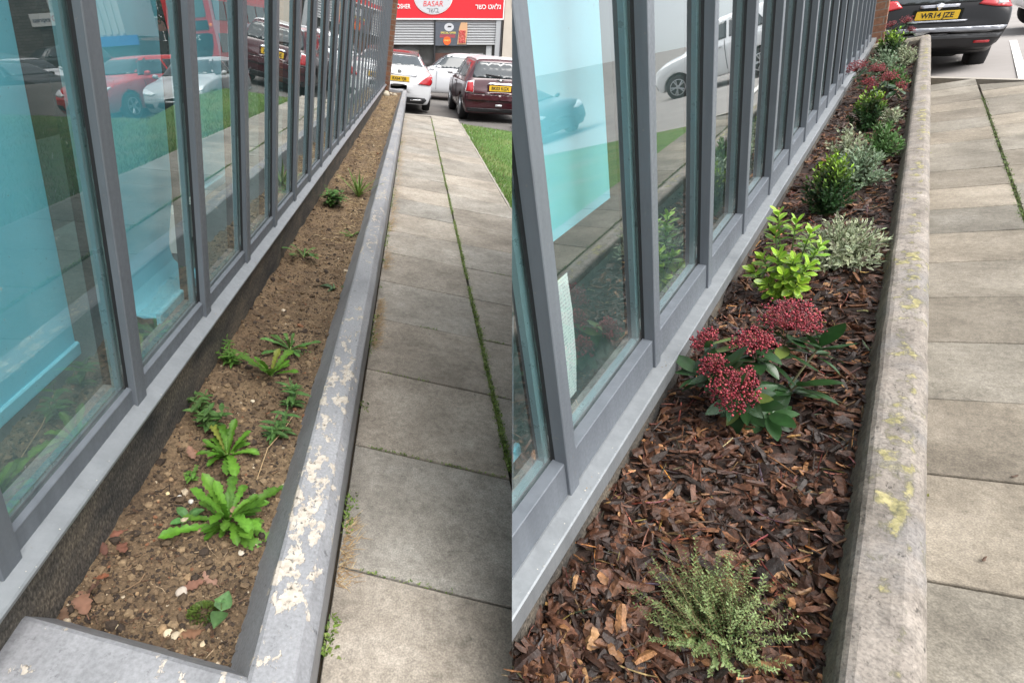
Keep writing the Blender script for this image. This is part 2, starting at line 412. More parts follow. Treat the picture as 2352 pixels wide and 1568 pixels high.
def turf_mat():
    m, n, b = newmat('turf'); v = coords(n)
    c = ramp(n, noise_n(n, v, 1.3, 5, .65), [(.3, (.06, .12, .022)), (.5, (.10, .19, .035)), (.68, (.19, .19, .07))])
    f = noise_n(n, v, 70, 4, .7)
    L(n, mix(n, 1.0, c, ramp(n, f, [(.3, .6), (.7, 1.3)]), 'MULTIPLY'), b.inputs['Base Color']); b.inputs['Roughness'].default_value = .95
    bump(n, b, f, 1.0, .02); return m
M_TURF = turf_mat()
def brick_mat(name, c1, c2, mort, sx=1.0, rot=None):
    m, n, b = newmat(name); tc = N(n, 'ShaderNodeTexCoord'); mp = N(n, 'ShaderNodeMapping')
    L(n, tc.outputs['Object'], mp.inputs['Vector'])
    xyz = sepx(n, mp.outputs['Vector'])
    cb = N(n, 'ShaderNodeCombineXYZ'); L(n, mth(n, 'ADD', xyz[0], xyz[1]), cb.inputs[0]); L(n, xyz[2], cb.inputs[1])
    br = N(n, 'ShaderNodeTexBrick'); L(n, cb.outputs[0], br.inputs['Vector'])
    br.inputs['Color1'].default_value = (*c1, 1); br.inputs['Color2'].default_value = (*c2, 1); br.inputs['Mortar'].default_value = (*mort, 1)
    br.inputs['Scale'].default_value = 1.0; br.inputs['Mortar Size'].default_value = .006 * sx; br.inputs['Brick Width'].default_value = .225 * sx; br.inputs['Row Height'].default_value = .078 * sx
    f = noise_n(n, mp.outputs['Vector'], 25)
    L(n, mix(n, 1.0, br.outputs['Color'], ramp(n, f, [(.3, .7), (.7, 1.2)]), 'MULTIPLY'), b.inputs['Base Color']); b.inputs['Roughness'].default_value = .85
    bump(n, b, mth(n, 'MULTIPLY', br.outputs['Fac'], -1.0), .4, .006); return m
M_BRICK = brick_mat('brick', (.20, .085, .045), (.13, .055, .032), (.17, .14, .11), 1.35)
M_BRICKFAR = brick_mat('far_brick', (.22, .10, .07), (.16, .07, .05), (.2, .17, .15))
M_STONE = brick_mat('stone_cladding', (.15, .13, .12), (.085, .075, .07), (.05, .045, .04), 2.2)
# ------------------------------------------------------------------ the two glazed shopfront buildings
def office(fr_, P, label, cat='building'):
    s0, s1, TOP = P['s0'], P['s1'], P['top']
    rp, hs_, lip, st, si, rf, rt, gl, mo, md = (P[k] for k in ('plinth', 'soil', 'lip', 'silltop', 'sillin', 'railf', 'railt', 'glass', 'mull', 'mdep'))
    base = (rp - .5, (s0 + s1) * .5, P['ground'])
    root = empty('glazed_building', fr_, base, label, cat)
    cut = P.get('cut')
    made = []
    def part(mb, name, mat, parent=None, smooth=False):
        par = parent or root
        off = base if par is root else (0, 0, 0)
        if par is root: o = mb.build(name, mat, parent=root, off=base, smooth=smooth)
        else: o = mb.build(name, mat, parent=par, off=base, smooth=smooth)
        made.append(o); return o
    m = MB(); m.ext([(rp - .12, hs_ - .25), (rp, hs_ - .25), (rp, lip[1] + .004), (rp - .12, lip[1] + .004)], 'y', s0, s1, 60, lambda p: (p[0] + .004 * noise.noise((p[1] * 3, p[2] * 3, 0)), p[1], p[2]))
    part(m, 'plinth', M_PLINTH)
    m = MB(); m.ext([(si[0] - .06, si[1] - .03), (rp - .03, lip[1] + .012), (lip[0] - .006, lip[1]), (lip[0], lip[1] + .001), (lip[0], st[1] - .003), (lip[0] - .004, st[1]), (si[0], si[1]), (si[0] - .06, si[1])], 'y', s0, s1, 1)
    part(m, 'sill', M_SILL)
    edges = P['mulls']
    for i, sr in enumerate(edges):
        m = MB()
        m.ext([(mo - md, sr - .052), (mo - .002, sr - .052), (mo, sr - .050), (mo, sr - .002), (mo - .002, sr), (mo - md, sr)], 'z', si[1] - .004, TOP)
        mu = part(m, 'mullion', M_METAL)
        if i < 12:
            m = MB(); m.box(gl, mo - md, sr - .0505, sr - .0015, si[1], TOP); part(m, 'gasket', M_BLACK, mu)
            m = MB(); m.box(gl - .055, gl - .03, sr - .046, sr - .006, si[1], TOP); part(m, 'inner_frame', M_DARK, mu)
    for i in range(len(edges) - 1):
        a, b = edges[i] - .004, edges[i + 1] - .048
        m = MB(); m.ext([(gl - .03, si[1] - .02), (rf, si[1] - .002), (rf, rt - .002), (rf - .002, rt), (gl + .004, rt + .003), (gl + .002, rt - .006), (gl - .03, rt - .006)], 'y', a, b)
        w = part(m, 'window', M_METAL)
        m = MB(); m.box(gl - .006, gl, a, b, rt - .004, TOP); part(m, 'glass_pane', M_GLASS, w)
        if i < 14:
            m = MB(); m.box(gl - .024, gl - .008, b - P['spw'] + .006, b + .006, rt, TOP)
            m.box(gl - .024, gl - .009, a, b - P['spw'], rt, rt + .012); part(m, 'spacer_bar', M_SPACER, w)
            m = MB(); m.box(gl - .05, gl - .026, a + .006, b - .004, rt - .02, rt + .006); part(m, 'inner_bead', M_BEAD, w)
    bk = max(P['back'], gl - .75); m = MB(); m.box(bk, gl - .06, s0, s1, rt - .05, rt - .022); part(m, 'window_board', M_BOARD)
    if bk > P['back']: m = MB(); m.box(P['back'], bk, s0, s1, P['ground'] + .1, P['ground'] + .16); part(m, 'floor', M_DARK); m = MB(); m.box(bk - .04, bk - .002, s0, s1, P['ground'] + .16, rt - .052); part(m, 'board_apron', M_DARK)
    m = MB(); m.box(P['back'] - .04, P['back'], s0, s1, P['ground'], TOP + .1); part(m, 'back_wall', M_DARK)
    m = MB(); m.box(P['back'] - .10, P['back'] - .042, s0, s1, P['ground'], TOP + .28); part(m, 'bounce_wall', plain('pale_bounce', (.72, .70, .66), .9, var=.1, vscale=3))  # unseen pale skin, added to bounce light onto the left path
    m = MB(); m.box(gl - .025, mo + .02, s0, s1, TOP, TOP + .16, .01); part(m, 'head_beam', M_METAL)
    m = MB(); m.box(P['back'] - .04, gl - .027, s0, s1, TOP + .10, TOP + .112); part(m, 'added_glass_roof', M_GLASS)  # unseen, added so sky light reaches the blinds from above
    return root, part, made
# ---- first building: soil bed in front of it
PA = dict(s0=-.45, s1=14.2, top=1.5, ground=-1.35, plinth=-.587, soil=-1.12, lip=(-.56, -.912), silltop=(-.56, -.901), sillin=(-.597, -.886), railf=-.598, railt=-.838, glass=-.614, mull=-.588, mdep=.017, back=-3.2, spw=.022,
          mulls=[.669 + .507 * (k - 1) for k in range(0, 28)])
ra, partA, madeA = office('A', PA, 'long glazed office front with grey mullions above a bare soil planter')
m = MB(); m.box(-.92, -.50, 14.2, 14.62, -1.35, 1.78); partA(m, 'brick_pier', M_BRICK)
m = MB(); m.box(-.95, -.665, .16, .43, -1.35, -1.04); partA(m, 'brick_base', M_BRICK)
m = MB(); m.box(-3.2, -.92, 14.2, 14.62, -1.35, 1.78); partA(m, 'end_wall', M_BRICK)
def blind(frame, prof, s0, s1, label, th=.002, hem=True, group='roller blinds behind the glass'):
    b = (prof[-1][0], (s0 + s1) / 2, prof[-1][1])
    r = empty('roller_blind', frame, b, label, 'blind', group)
    m = MB(); back = [(p - th, q) for p, q in prof]
    m.ext(prof + back[::-1], 'y', s0, s1, 6); m.build('fabric', M_BLIND, parent=r, off=b, smooth=False)
    if hem:
        p, q = prof[-1]
        m = MB(); m.ext([(p - .006, q - .020), (p + .004, q - .020), (p + .007, q - .015), (p + .007, q + .014), (p + .003, q + .018), (p - .006, q + .018)], 'y', s0 - .006, s1 + .006); m.build('hem_bar', M_HEM, parent=r, off=b)
    return r
blind('A', [(-.75, 1.7), (-.75, -.3), (-.75, -.775)], .70, 1.182, 'pale blue roller blind in the nearest left pane, its hem hanging clear')
blind('A', [(-.75, 1.7), (-.75, -.35), (-.755, -.5), (-.77, -.62), (-.782, -.70), (-.785, -.75), (-.775, -.79), (-.75, -.815), (-.71, -.825), (-.665, -.818)], 1.46, 1.86, 'pale blue roller blind bulging and curling out over the window board')
blind('A', [(-.75, 1.7), (-.75, -.3), (-.75, -.61)], 2.10, 2.47, 'pale blue roller blind pulled short in the third pane of the left front')
m = MB()
for k in range(5): m.box(-.90 + .012 * k, -.892 + .012 * k, 2.06, 2.30, -.84, -.70)
m.box(-.905, -.84, 2.055, 2.06, -.85, -.69); m.box(-.905, -.84, 2.3, 2.305, -.85, -.69)
tag(m.build('radiator', plain('radiator_white', (.6, .62, .58), .5), 'A', off=(-.87, 2.18, -.85), loc=(-.87, 2.18, -.85)), 'small white ribbed radiator on the board behind the third pane', 'radiator')
# ---- second building: bark bed in front of it
PB = dict(s0=-.3, s1=12.2, top=.42, ground=-1.5, plinth=-.518, soil=-1.2, lip=(-.49, -1.10), silltop=(-.49, -1.047), sillin=(-.533, -1.038), railf=-.537, railt=-.935, glass=-.573, mull=-.528, mdep=.034, back=-1.0, spw=.030,
          mulls=[.985 + .661 * (k - 1) for k in range(0, 18)], cut=True)
rb, partB, madeB = office('B', PB, 'long glazed office front with grey mullions above the bark planted bed')
m = MB(); m.box(-.80, -.40, 12.2, 12.6, -1.5, .62); partB(m, 'brick_pier', brick_mat('brick_orange', (.30, .15, .09), (.22, .10, .06), (.25, .2, .16), 1.35))
bpy.context.view_layer.update()
for o in madeB:
    if min(cutd(o.matrix_world @ Vector(c)) for c in o.bound_box) < 0: clipB(o, True)
for o in [o for o in madeB if len(o.data.vertices) == 0]: bpy.data.objects.remove(o)
def cut_s(r, h):
    a = cutd(FR['B'] @ Vector((r, 0, h))); b = cutd(FR['B'] @ Vector((r, 1, h))); return -a / (b - a)
m = MB(); q = [(-.606, -1.0), (-.606, .41), (-1.0, .41), (-1.0, -1.5), (-.64, -1.5), (-.64, -1.0)]
i0 = [m.av((r, cut_s(r, h) + .001, h)) for r, h in q]; i1 = [m.av((r, cut_s(r, h) + .007, h)) for r, h in q]
m.af(*i0); m.af(*i1[::-1])
for k in range(6): m.af(i0[k], i0[(k + 1) % 6], i1[(k + 1) % 6], i1[k])
partB(m, 'end_panel', M_METAL)
def clip_tree(r):
    bpy.context.view_layer.update()
    for o in r.children_recursive: clipB(o, True)
blb = blind('B', [(-.75, .38), (-.75, .0), (-.75, -.525)], 1.30, 1.835, 'pale blue roller blind let halfway down in the right hand front', hem=False)
blb2 = blind('B', [(-.72, .38), (-.72, -.5), (-.73, -.75), (-.72, -.9), (-.67, -.93)], .2, .93, 'pale blue roller blind whose hem lies on the board, nearest pane right', group='roller blinds behind the glass')
clip_tree(blb); clip_tree(blb2)
def paper_mat():
    m, n, b = newmat('printed_notice'); v = coords(n)
    w = N(n, 'ShaderNodeTexWave'); w.inputs['Scale'].default_value = 28; w.bands_direction = 'Z'; L(n, v, w.inputs['Vector'])
    f = noise_n(n, coords(n, (1, 160, 20)), 1.0, 2)
    k = mth(n, 'MULTIPLY', mth(n, 'GREATER_THAN', w.outputs['Fac'], .62), mth(n, 'GREATER_THAN', f, .5))
    L(n, mix(n, mth(n, 'MULTIPLY', k, .55), (.72, .76, .72), (.25, .28, .30)), b.inputs['Base Color']); b.inputs['Roughness'].default_value = .7; return m
m = MB(); m.ext([(-.640, -.93), (-.63, -.80), (-.628, -.66), (-.633, -.55), (-.634, -.55), (-.629, -.66), (-.631, -.80), (-.641, -.93)], 'y', 1.12, 1.235)
tag(m.build('paper_notice', paper_mat(), 'B', loc=(-.63, 1.18, -.9), off=(-.63, 1.18, -.9)), 'printed white paper notice propped inside the window behind the red buds', 'notice')

# ------------------------------------------------------------------ grounds
def path(frame, cols, sj, j0, j1, top, mat, tint, clip=None, send=None):
    m = MB(); rnd = random.Random(5)
    for ci, (ra_, rb_) in enumerate(cols):
        for j in range(j0, j1):
            g = .004
            q = [(ra_ + g, sj(j, ra_) + g), (rb_ - g, sj(j, rb_) + g), (rb_ - g, sj(j + 1, rb_) - g), (ra_ + g, sj(j + 1, ra_) - g)]
            if send: q = [(r, min(s, send(r))) for r, s in q]
            if min(q[3][1] - q[0][1], q[2][1] - q[1][1]) < .012: continue
            t = rnd.uniform(*tint); w = rnd.uniform(-.03, .03)
            m.col = (t * (1 + w), t, t * (1 - w))
            dz = [top + rnd.uniform(-.003, .003) for _ in range(4)]
            cx = sum(p[0] for p in q) / 4; cy = sum(p[1] for p in q) / 4
            ins = [(p[0] + (cx - p[0]) * .008, p[1] + (cy - p[1]) * .008) for p in q]
            a = [m.av((p[0], p[1], top - .06)) for p in q]; b = [m.av((p[0], p[1], z - .004)) for p, z in zip(q, dz)]; c = [m.av((p[0], p[1], z)) for p, z in zip(ins, dz)]
            for k in range(4):
                k2 = (k + 1) % 4; m.af(a[k], a[k2], b[k2], b[k]); m.af(b[k], b[k2], c[k2], c[k])
            m.af(*c)
    o = m.build('path', mat, frame); tag(o, kind='structure')
    if clip: clip(o)
    return o
sendA = lambda r: 12.9 + .5 * max(0, min(1, (r + .05) / .7))
sendB = lambda r: 10.41 - 1.35 * (r - .25)
sjA = lambda j, r: 1.01 + .545 * j - .19 * (r - .24)
path('A', [(-.055, .537), (.545, 1.185)], sjA, -4, 24, -1.35, M_SLAB, (.86, 1.14), clipA, sendA)
sjB = lambda j, r: 1.48 + .463 * j + .22 * (r - .28)
path('B', [(.150, .63), (.638, 1.14)], sjB, -5, 20, -1.5, M_SLABB, (.80, 1.14), None, sendB)
def grid(frame, name, r0, r1, s0, s1, nr, ns, hf, mat, clip=None, geo=True, keep=None):
    m = MB(); idx = []
    for j in range(ns + 1):
        t = j / ns; s = (s0 + .3) * ((s1 + .3) / (s0 + .3)) ** t - .3 if geo else s0 + (s1 - s0) * t
        row = []
        for i in range(nr + 1):
            r = r0(s) + ((r1(s)) - r0(s)) * i / nr
            row.append(m.av((r, s, hf(r, s))))
        idx.append(row)
    for j in range(ns):
        for i in range(nr): m.af(idx[j][i], idx[j][i + 1], idx[j + 1][i + 1], idx[j + 1][i])
    o = m.build(name, mat, frame, smooth=True)
    if clip: clip(o)
    return o
K = lambda c: (lambda s: c)
def ss(a, b, x): t = max(0, min(1, (x - a) / (b - a))); return t * t * (3 - 2 * t)
def nz(x, y, z=0.0): return noise.noise((x, y, z))
def hsoil(r, s):
    e = ss(.0, .06, -.226 - r) * ss(.0, .05, r + .59)
    far = ss(11.6, 13.2, s) * .05
    return -1.125 + .012 * (1 - e) + .02 * nz(r * 5, s * 5) + .014 * nz(r * 17, s * 17, 3) + .006 * nz(r * 60, s * 60, 7) + far + .02 * ss(3, 6, s) * nz(r * 4, s * 2.2, 9)
o = grid('A', 'soil', K(-.60), K(-.20), .56, 14.62, 34, 420, hsoil, M_SOIL); tag(o, kind='structure')
def gA(r, s):
    r1 = 1.2 + 2.9 * ss(13, 16, s)
    h = -1.70 - .2 * min(14, max(0, r - r1)) + .09 * max(0, min(3.2, r - .9)) * ss(13, 15.5, s)
    return h
def geoR(a, b, p=2.0): return a, b
o = grid('A', 'asphalt_road', K(-9), K(45), 12.6, 90, 90, 60, gA, M_ASPH); tag(o, kind='structure')
o = grid('A', 'side_road', K(1.6), K(45), -6.0, 12.78, 60, 30, lambda r, s: gA(r, s) - .03, M_ASPH, clipA, geo=False); tag(o, kind='structure')
def hlawn(r, s): return -1.365 - .2 * max(0, r - 1.25) * (1 - .95 * ss(8.5, 11.5, s) * (1 - ss(2.75, 3.2, r))) + .012 * nz(r * 1.5, s * 1.5)
LAWN = [(1.215, -3), (1.215, 12.75), (2.75, 12.9), (2.85, 10.2), (3.4, 10.3), (5.9, 12.0), (9.5, 14.6), (9.5, -3)]
def lawn_end(r):
    for (a, sa), (b, sb) in zip(LAWN[1:6], LAWN[2:7]):
        if a <= r <= b: return sa + (sb - sa) * (r - a) / (b - a)
    return 12
m = MB(); rows = []
for i in range(61):
    r = 1.215 + (9.5 - 1.215) * (i / 60) ** 1.3; e = lawn_end(r)
    rows.append([m.av((r, -3 + (e + 3) * j / 60, hlawn(r, -3 + (e + 3) * j / 60))) for j in range(61)] + [m.av((r, e + .004, hlawn(r, e) - .5))])
for i in range(60):
    for j in range(61): m.af(rows[i][j], rows[i + 1][j], rows[i + 1][j + 1], rows[i][j + 1])
o = m.build('lawn', M_TURF, 'A', smooth=True); tag(o, kind='structure'); clipA(o)
# earth under the joints and the strip beside the lawn
def strip(frame, name, r0, r1, s0, s1, h, mat, clip=None):
    o = grid(frame, name, K(r0), K(r1), s0, s1, 6, 120, lambda r, s: h + .006 * nz(r * 9, s * 9), mat, clip, geo=False); tag(o, kind='structure'); return o
M_JOINT = plain('joint_earth', (.045, .035, .022), .95, var=.5, vscale=30)
strip('A', 'earth', -.12, 1.23, -1.2, 12.9, -1.378, M_JOINT, clipA)
strip('B', 'earth', .10, 1.20, -1.2, 9.2, -1.522, M_JOINT)
M_KST = plain('kerb_stone', (.33, .30, .26), .85, var=.2, vscale=20, bmp=.3)
m = MB(); m.ext([(1.19, -1.5), (1.215, -1.5), (1.215, -1.356), (1.19, -1.356)], 'y', -1.2, 12.7, 40, lambda p: (p[0] + .006 * nz(p[1] * 2, 1), p[1], p[2] + .004 * nz(p[1] * 3, 4)))
o = tag(m.build('edging_strip', M_KST, 'A'), 'thin pale edging strip between the paving and the lawn', 'edging'); clipA(o)
m = MB(); m.ext([(.004, -1.9), (.13, -1.9), (.13, -1.356), (.004, -1.356)], 'x', -.05, 1.2, 20, lambda q: (q[0], q[1] + sendA(q[0]), q[2]))
tag(m.build('kerb_stone', M_KST, 'A'), 'pale kerb stone across the far end of the left path', 'kerb')
def hroadB(r, s): return -1.78 - .12 * max(0, min(12, r - 1.0)) - .5 * ss(16.3, 19.5, s)
o = grid('B', 'asphalt_road', K(-1.4), K(40), 9.0, 70, 60, 44, hroadB, plain('asphalt_pale', (.27, .25, .235), .9, var=.2, vscale=1.5)); tag(o, kind='structure')
o = grid('B', 'side_road', K(5.2), K(40), -8, 9.0, 40, 20, lambda r, s: hroadB(r, s) - .05, plain('asphalt_pale', (0, 0, 0)), geo=False); tag(o, kind='structure')
def hlawnB(r, s): return -1.515 - .10 * max(0, r - 1.2)
o = grid('B', 'lawn', K(1.155), K(5.0), -6, 8.9, 20, 60, hlawnB, M_TURF, geo=False); tag(o, kind='structure')
m = MB(); m.ext([(5.0, -2.2), (5.16, -2.2), (5.16, -1.87), (5.0, -1.87)], 'y', -6, 8.9); tag(m.build('kerb_stone', M_KST, 'B'), 'kerb stone along the lawn edge beside the right hand road', 'kerb')
m = MB(); m.ext([(.004, -2.0), (.12, -2.0), (.12, -1.506), (.004, -1.506)], 'x', .16, 1.14, 12, lambda q: (q[0], q[1] + sendB(q[0]), q[2])); tag(m.build('kerb_stone', M_KST, 'B'), 'pale kerb stone across the far end of the right path', 'kerb')
M_LINE = plain('road_paint', (.72, .70, .66), .7, var=.15, vscale=12)
def line(frame, pts, w, hf, label):
    m = MB(); R = []
    for i, p in enumerate(pts):
        a = Vector(pts[max(0, i - 1)]); b = Vector(pts[min(len(pts) - 1, i + 1)]); d = (b - a).normalized(); sd_ = Vector((-d.y, d.x)) * w / 2
        R.append([(p[0] - sd_.x, p[1] - sd_.y), (p[0] + sd_.x, p[1] + sd_.y)])
    for a, b in zip(R, R[1:]):
        for q in ((a[0], a[1], b[1], b[0]),):
            m.poly([(x, y, hf(x, y) + .006) for x, y in q])
    o = m.build('painted_line', M_LINE, frame); tag(o, kind='structure'); return o
def seg(a, b, n=12): return [(a[0] + (b[0] - a[0]) * i / n, a[1] + (b[1] - a[1]) * i / n) for i in range(n + 1)]
line('B', seg((1.17, 10.7), (1.42, 16)), .10, hroadB, '')
line('A', seg((1.45, 13.2), (4.2, 13.9)), .08, gA, '')
line('A', seg((6, 17), (14, 21)), .10, gA, '')

# ------------------------------------------------------------------ planter kerbs
m = MB()
jA = lambda p: (p[0] + .003 * nz(p[1] * 4, p[2] * 9), p[1], p[2] + .0025 * nz(p[0] * 20, p[1] * 5, 2))
m.ext([(-.059, -1.42), (-.059, -1.034), (-.064, -1.026), (-.084, -1.003), (-.092, -1.0), (-.156, -1.0), (-.164, -1.004), (-.226, -1.118), (-.226, -1.42)], 'y', .22, 14.8, 220, jA)
sk = lambda p: (p[0], p[1] - .2 * (p[0] + .17), p[2] + .0025 * nz(p[0] * 15, p[1] * 15, 5))
m.ext([(.28, -1.42), (.28, -1.04), (.31, -1.004), (.542, -1.004), (.551, -1.008), (.62, -1.12), (.63, -1.42)], 'x', -.80, -.15, 30, sk)
m.ext([(14.55, -1.42), (14.57, -1.02), (14.6, -1.004), (14.79, -1.004), (14.79, -1.42)], 'x', -.60, -.15, 8)
tag(m.build('planter_kerb', M_PEEL, 'A'), 'grey painted planter kerb with cream patches where the paint has flaked', 'planter')
m = MB()
jB = lambda p: (p[0] + .0035 * nz(p[1] * 4, p[2] * 9, 1) + .002 * nz(p[1] * 22, p[2] * 30, 3), p[1], p[2] + .004 * nz(p[0] * 20, p[1] * 6, 2) + .0018 * nz(p[0] * 40, p[1] * 25, 7))
m.ext([(.165, -1.56), (.1685, -1.16), (.166, -1.138), (.158, -1.120), (.145, -1.108), (.128, -1.102), (.11, -1.10), (.068, -1.10), (.056, -1.103), (.047, -1.110), (.040, -1.124), (.014, -1.215), (.014, -1.56)], 'y', .2, 11.9, 500, jB)
m.ext([(11.6, -1.56), (11.63, -1.13), (11.66, -1.103), (11.89, -1.103), (11.895, -1.56)], 'x', -.52, .06, 8)
tag(m.build('planter_kerb', M_LICHEN, 'B'), 'bare weathered concrete planter kerb crusted with yellow lichen', 'planter')
def hmulch(r, s):
    return -1.212 + .025 * ss(-.09, .02, r) + .02 * nz(r * 4, s * 4, 3) + .014 * nz(r * 13, s * 13, 8) + .008 * nz(r * 40, s * 40, 5)
o = grid('B', 'mulch_bed', K(-.53), K(.03), .3, 12.2, 30, 320, hmulch, plain('mulch_base', (.028, .015, .010), .8, var=.6, vscale=60, bmp=.8), clipB); tag(o, kind='structure')

# ------------------------------------------------------------------ bark chips, soil crumbs, grass
rnd = random.Random(11)
BARKC = [((.026, .013, .009), 4), ((.055, .025, .015), 4), ((.105, .046, .026), 4.6), ((.055, .042, .036), 1.2), ((.15, .068, .034), 1.5), ((.27, .13, .055), .75), ((.36, .20, .095), .25)]
def pick(tab):
    t = rnd.uniform(0, sum(w for _, w in tab))
    for c, w in tab:
        t -= w
        if t <= 0: return c
    return tab[-1][0]
def chip(m, c, Lg, Wd, T, R, col, bend=0.0):
    n = 5; up = []; dn = []
    w0 = [rnd.uniform(.55, 1.0) for _ in range(n + 1)]; w0[0] *= rnd.uniform(.15, .7); w0[-1] *= rnd.uniform(.15, .7)
    off = [rnd.uniform(-.2, .2) for _ in range(n + 1)]
    pale = tuple(min(1, q * 1.25) for q in col); dk = tuple(q * .7 for q in col)
    for i in range(n + 1):
        x = (i / n - .5) * Lg; z = bend * (x / Lg) ** 2 * Lg
        a = Wd * .5 * (w0[i] + off[i]); b = Wd * .5 * (w0[i] - off[i])
        zz = rnd.uniform(-.25, .25) * T
        q = [R @ Vector((x, -b, z)), R @ Vector((x, 0, z + T * .6 + zz)), R @ Vector((x, a, z)), R @ Vector((x, 0, z - T * .7))]
        cc = col if rnd.random() < .7 else (pale if rnd.random() < .5 else dk)
        up.append([m.av((c[0] + v.x, c[1] + v.y, c[2] + v.z), cc) for v in q])
    for i in range(n):
        for k in range(4): m.af(up[i][k], up[i][(k + 1) % 4], up[i + 1][(k + 1) % 4], up[i + 1][k])
    m.af(*up[0][::-1]); m.af(*up[-1])
FB = FR['B']
m = MB(); cnt = 0
while cnt < 11000:
    s = .42 * (12.0 / .42) ** (rnd.random() ** 1.12); r = rnd.uniform(-.52, .035)
    lift = rnd.random() ** 1.6 * .026
    p = Vector((r, s, hmulch(r, s) + lift))
    if cutd(FB @ p) < .012: continue
    fine = rnd.random()
    if fine < .36: Lg, Wd, T = rnd.uniform(.015, .05), rnd.uniform(.006, .018), rnd.uniform(.003, .006)
    elif fine < .70: Lg, Wd, T = rnd.uniform(.03, .085), rnd.uniform(.014, .042), rnd.uniform(.004, .011)
    else: Lg, Wd, T = rnd.uniform(.03, .10), rnd.uniform(.0025, .0065), rnd.uniform(.002, .005)
    col = pick(BARKC)
    if fine >= .70: col = tuple(min(1, q * rnd.uniform(1.1, 2.3)) for q in col)
    k = rnd.uniform(.6, 1.2); col = tuple(q * k for q in col)
    R = Matrix.Rotation(rnd.uniform(0, 2 * pi), 3, 'Z') @ Matrix.Rotation(rnd.gauss(0, .30), 3, 'Y') @ Matrix.Rotation(rnd.gauss(0, .45), 3, 'X')
    q = R @ Vector((Lg / 2, 0, 0))
    if p.x + abs(q.x) > .05 - .0: continue
    if p.x - abs(q.x) < -.525: continue
    chip(m, p, Lg, Wd, T, R, col, rnd.uniform(-.35, .35)); cnt += 1
tag(m.build('bark_mulch', M_BARK, 'B'), 'loose dark brown bark chips covering the planted bed', 'mulch', kind='stuff')
m = MB()
SOILC = [((.09, .06, .035), 4), ((.14, .093, .053), 4), ((.04, .027, .018), 4), ((.23, .16, .092), 2.4), ((.30, .20, .11), .4), ((.42, .34, .24), .2), ((.20, .09, .045), .35)]
cnt = 0
while cnt < 15000:
    s = .58 * (14.5 / .58) ** (rnd.random() ** 1.25); r = rnd.uniform(-.585, -.215)
    k = min(1, .5 + .5 * s)
    col = pick(SOILC); R = Matrix.Rotation(rnd.uniform(0, 6), 3, 'Z') @ Matrix.Rotation(rnd.uniform(-.6, .6), 3, 'X')
    z = hsoil(r, s)
    sz = (.001 + .0038 * rnd.random() ** 2.0) * (2.6 if rnd.random() < .08 else 1) * k * 1.25
    if col[0] > .28: sz *= .9
    m.octa((r, s, z + sz * .35), sz, col, rnd.uniform(.45, .9), R, .6); cnt += 1
for _ in range(1500):
    s = .60 * (13.5 / .60) ** rnd.random(); r = rnd.uniform(-.57, -.24)
    R = Matrix.Rotation(rnd.uniform(0, 6.3), 3, 'Z') @ Matrix.Rotation(rnd.gauss(0, .25), 3, 'Y') @ Matrix.Rotation(rnd.gauss(0, .3), 3, 'X')
    c = rnd.choice([(.03, .02, .014), (.05, .032, .02), (.09, .05, .028), (.16, .1, .055)])
    chip(m, (r, s, hsoil(r, s) + .003), rnd.uniform(.006, .026), rnd.uniform(.003, .009), .003, R, c)
for _ in range(170):
    s = .62 * (13.5 / .62) ** rnd.random(); r = rnd.uniform(-.56, -.25); a = rnd.uniform(0, 6.3); l = rnd.uniform(.02, .075)
    p = [(r + cos(a + .25 * i * rnd.uniform(-1, 1)) * l * i / 3, s + sin(a) * l * i / 3) for i in range(4)]
    m.tube([(x, y, hsoil(min(-.23, max(-.58, x)), y) + .005) for x, y in p], rnd.uniform(.0006, .0013), 3, rnd.choice([(.22, .14, .08), (.13, .08, .05), (.33, .24, .15)]))
for _ in range(900):
    s = .60 * (12 / .60) ** rnd.random(); r = rnd.uniform(-.57, -.24); q = rnd.uniform(.004, .0105) * min(1.6, .7 + .25 * s)
    kk = rnd.uniform(.75, 1.15); c = rnd.choice([(.14, .093, .053), (.10, .066, .038), (.19, .13, .075)]); c = tuple(x * kk for x in c)
    m.octa((r, s, hsoil(r, s) - q * .1), q, c, rnd.uniform(.5, .8), Matrix.Rotation(rnd.uniform(0, 6), 3, 'Z'), .8)
# bleached straw lying on the far soil
for _ in range(4200):
    s = rnd.uniform(3.2, 14.2); r = rnd.uniform(-.56, -.25)
    if nz(r * 5, s * 1.7, 20) + .22 * ss(4, 8, s) < .03: continue
    a = rnd.uniform(0, 6.3); l = rnd.uniform(.02, .06); z = hsoil(r, s) + .004
    m.tube([(r, s, z), (r + cos(a) * l * .5, s + sin(a) * l * .5, z + rnd.uniform(.0, .012)), (r + cos(a) * l, s + sin(a) * l, z)], .0016, 3, rnd.choice([(.46, .34, .19), (.34, .24, .13), (.24, .16, .09), (.54, .42, .26)]))
tag(m.build('soil_crumbs', M_BITS, 'A'), 'crumbly brown soil with grit, straw and twigs in the left bed', 'soil', kind='stuff')
def mossline(frame, name, fn, n, label, cols, size, fr2=None):
    m = MB()
    for _ in range(n):
        p = fn()
        if p is None: continue
        if frame == 'A' and cutd(FR['A'] @ Vector(p)) > -.004 and not behindB(FR['A'] @ Vector(p)): continue
        a = rnd.uniform(0, 6.3); e = rnd.uniform(.2, 1.1); d = (cos(a) * cos(e), sin(a) * cos(e), sin(e))
        c = rnd.choice(cols); k = rnd.uniform(.7, 1.3); c = tuple(q * k for q in c)
        m.leaf(p, d, (0, 0, 1), size * rnd.uniform(.6, 1.5), size * rnd.uniform(.35, .7), 'ellip', c, c, bend=-.5, fold=.1, rows=2, cols=(-1, 0, 1))
    return tag(m.build(name, M_GRASS, frame), label, 'moss', kind='stuff')
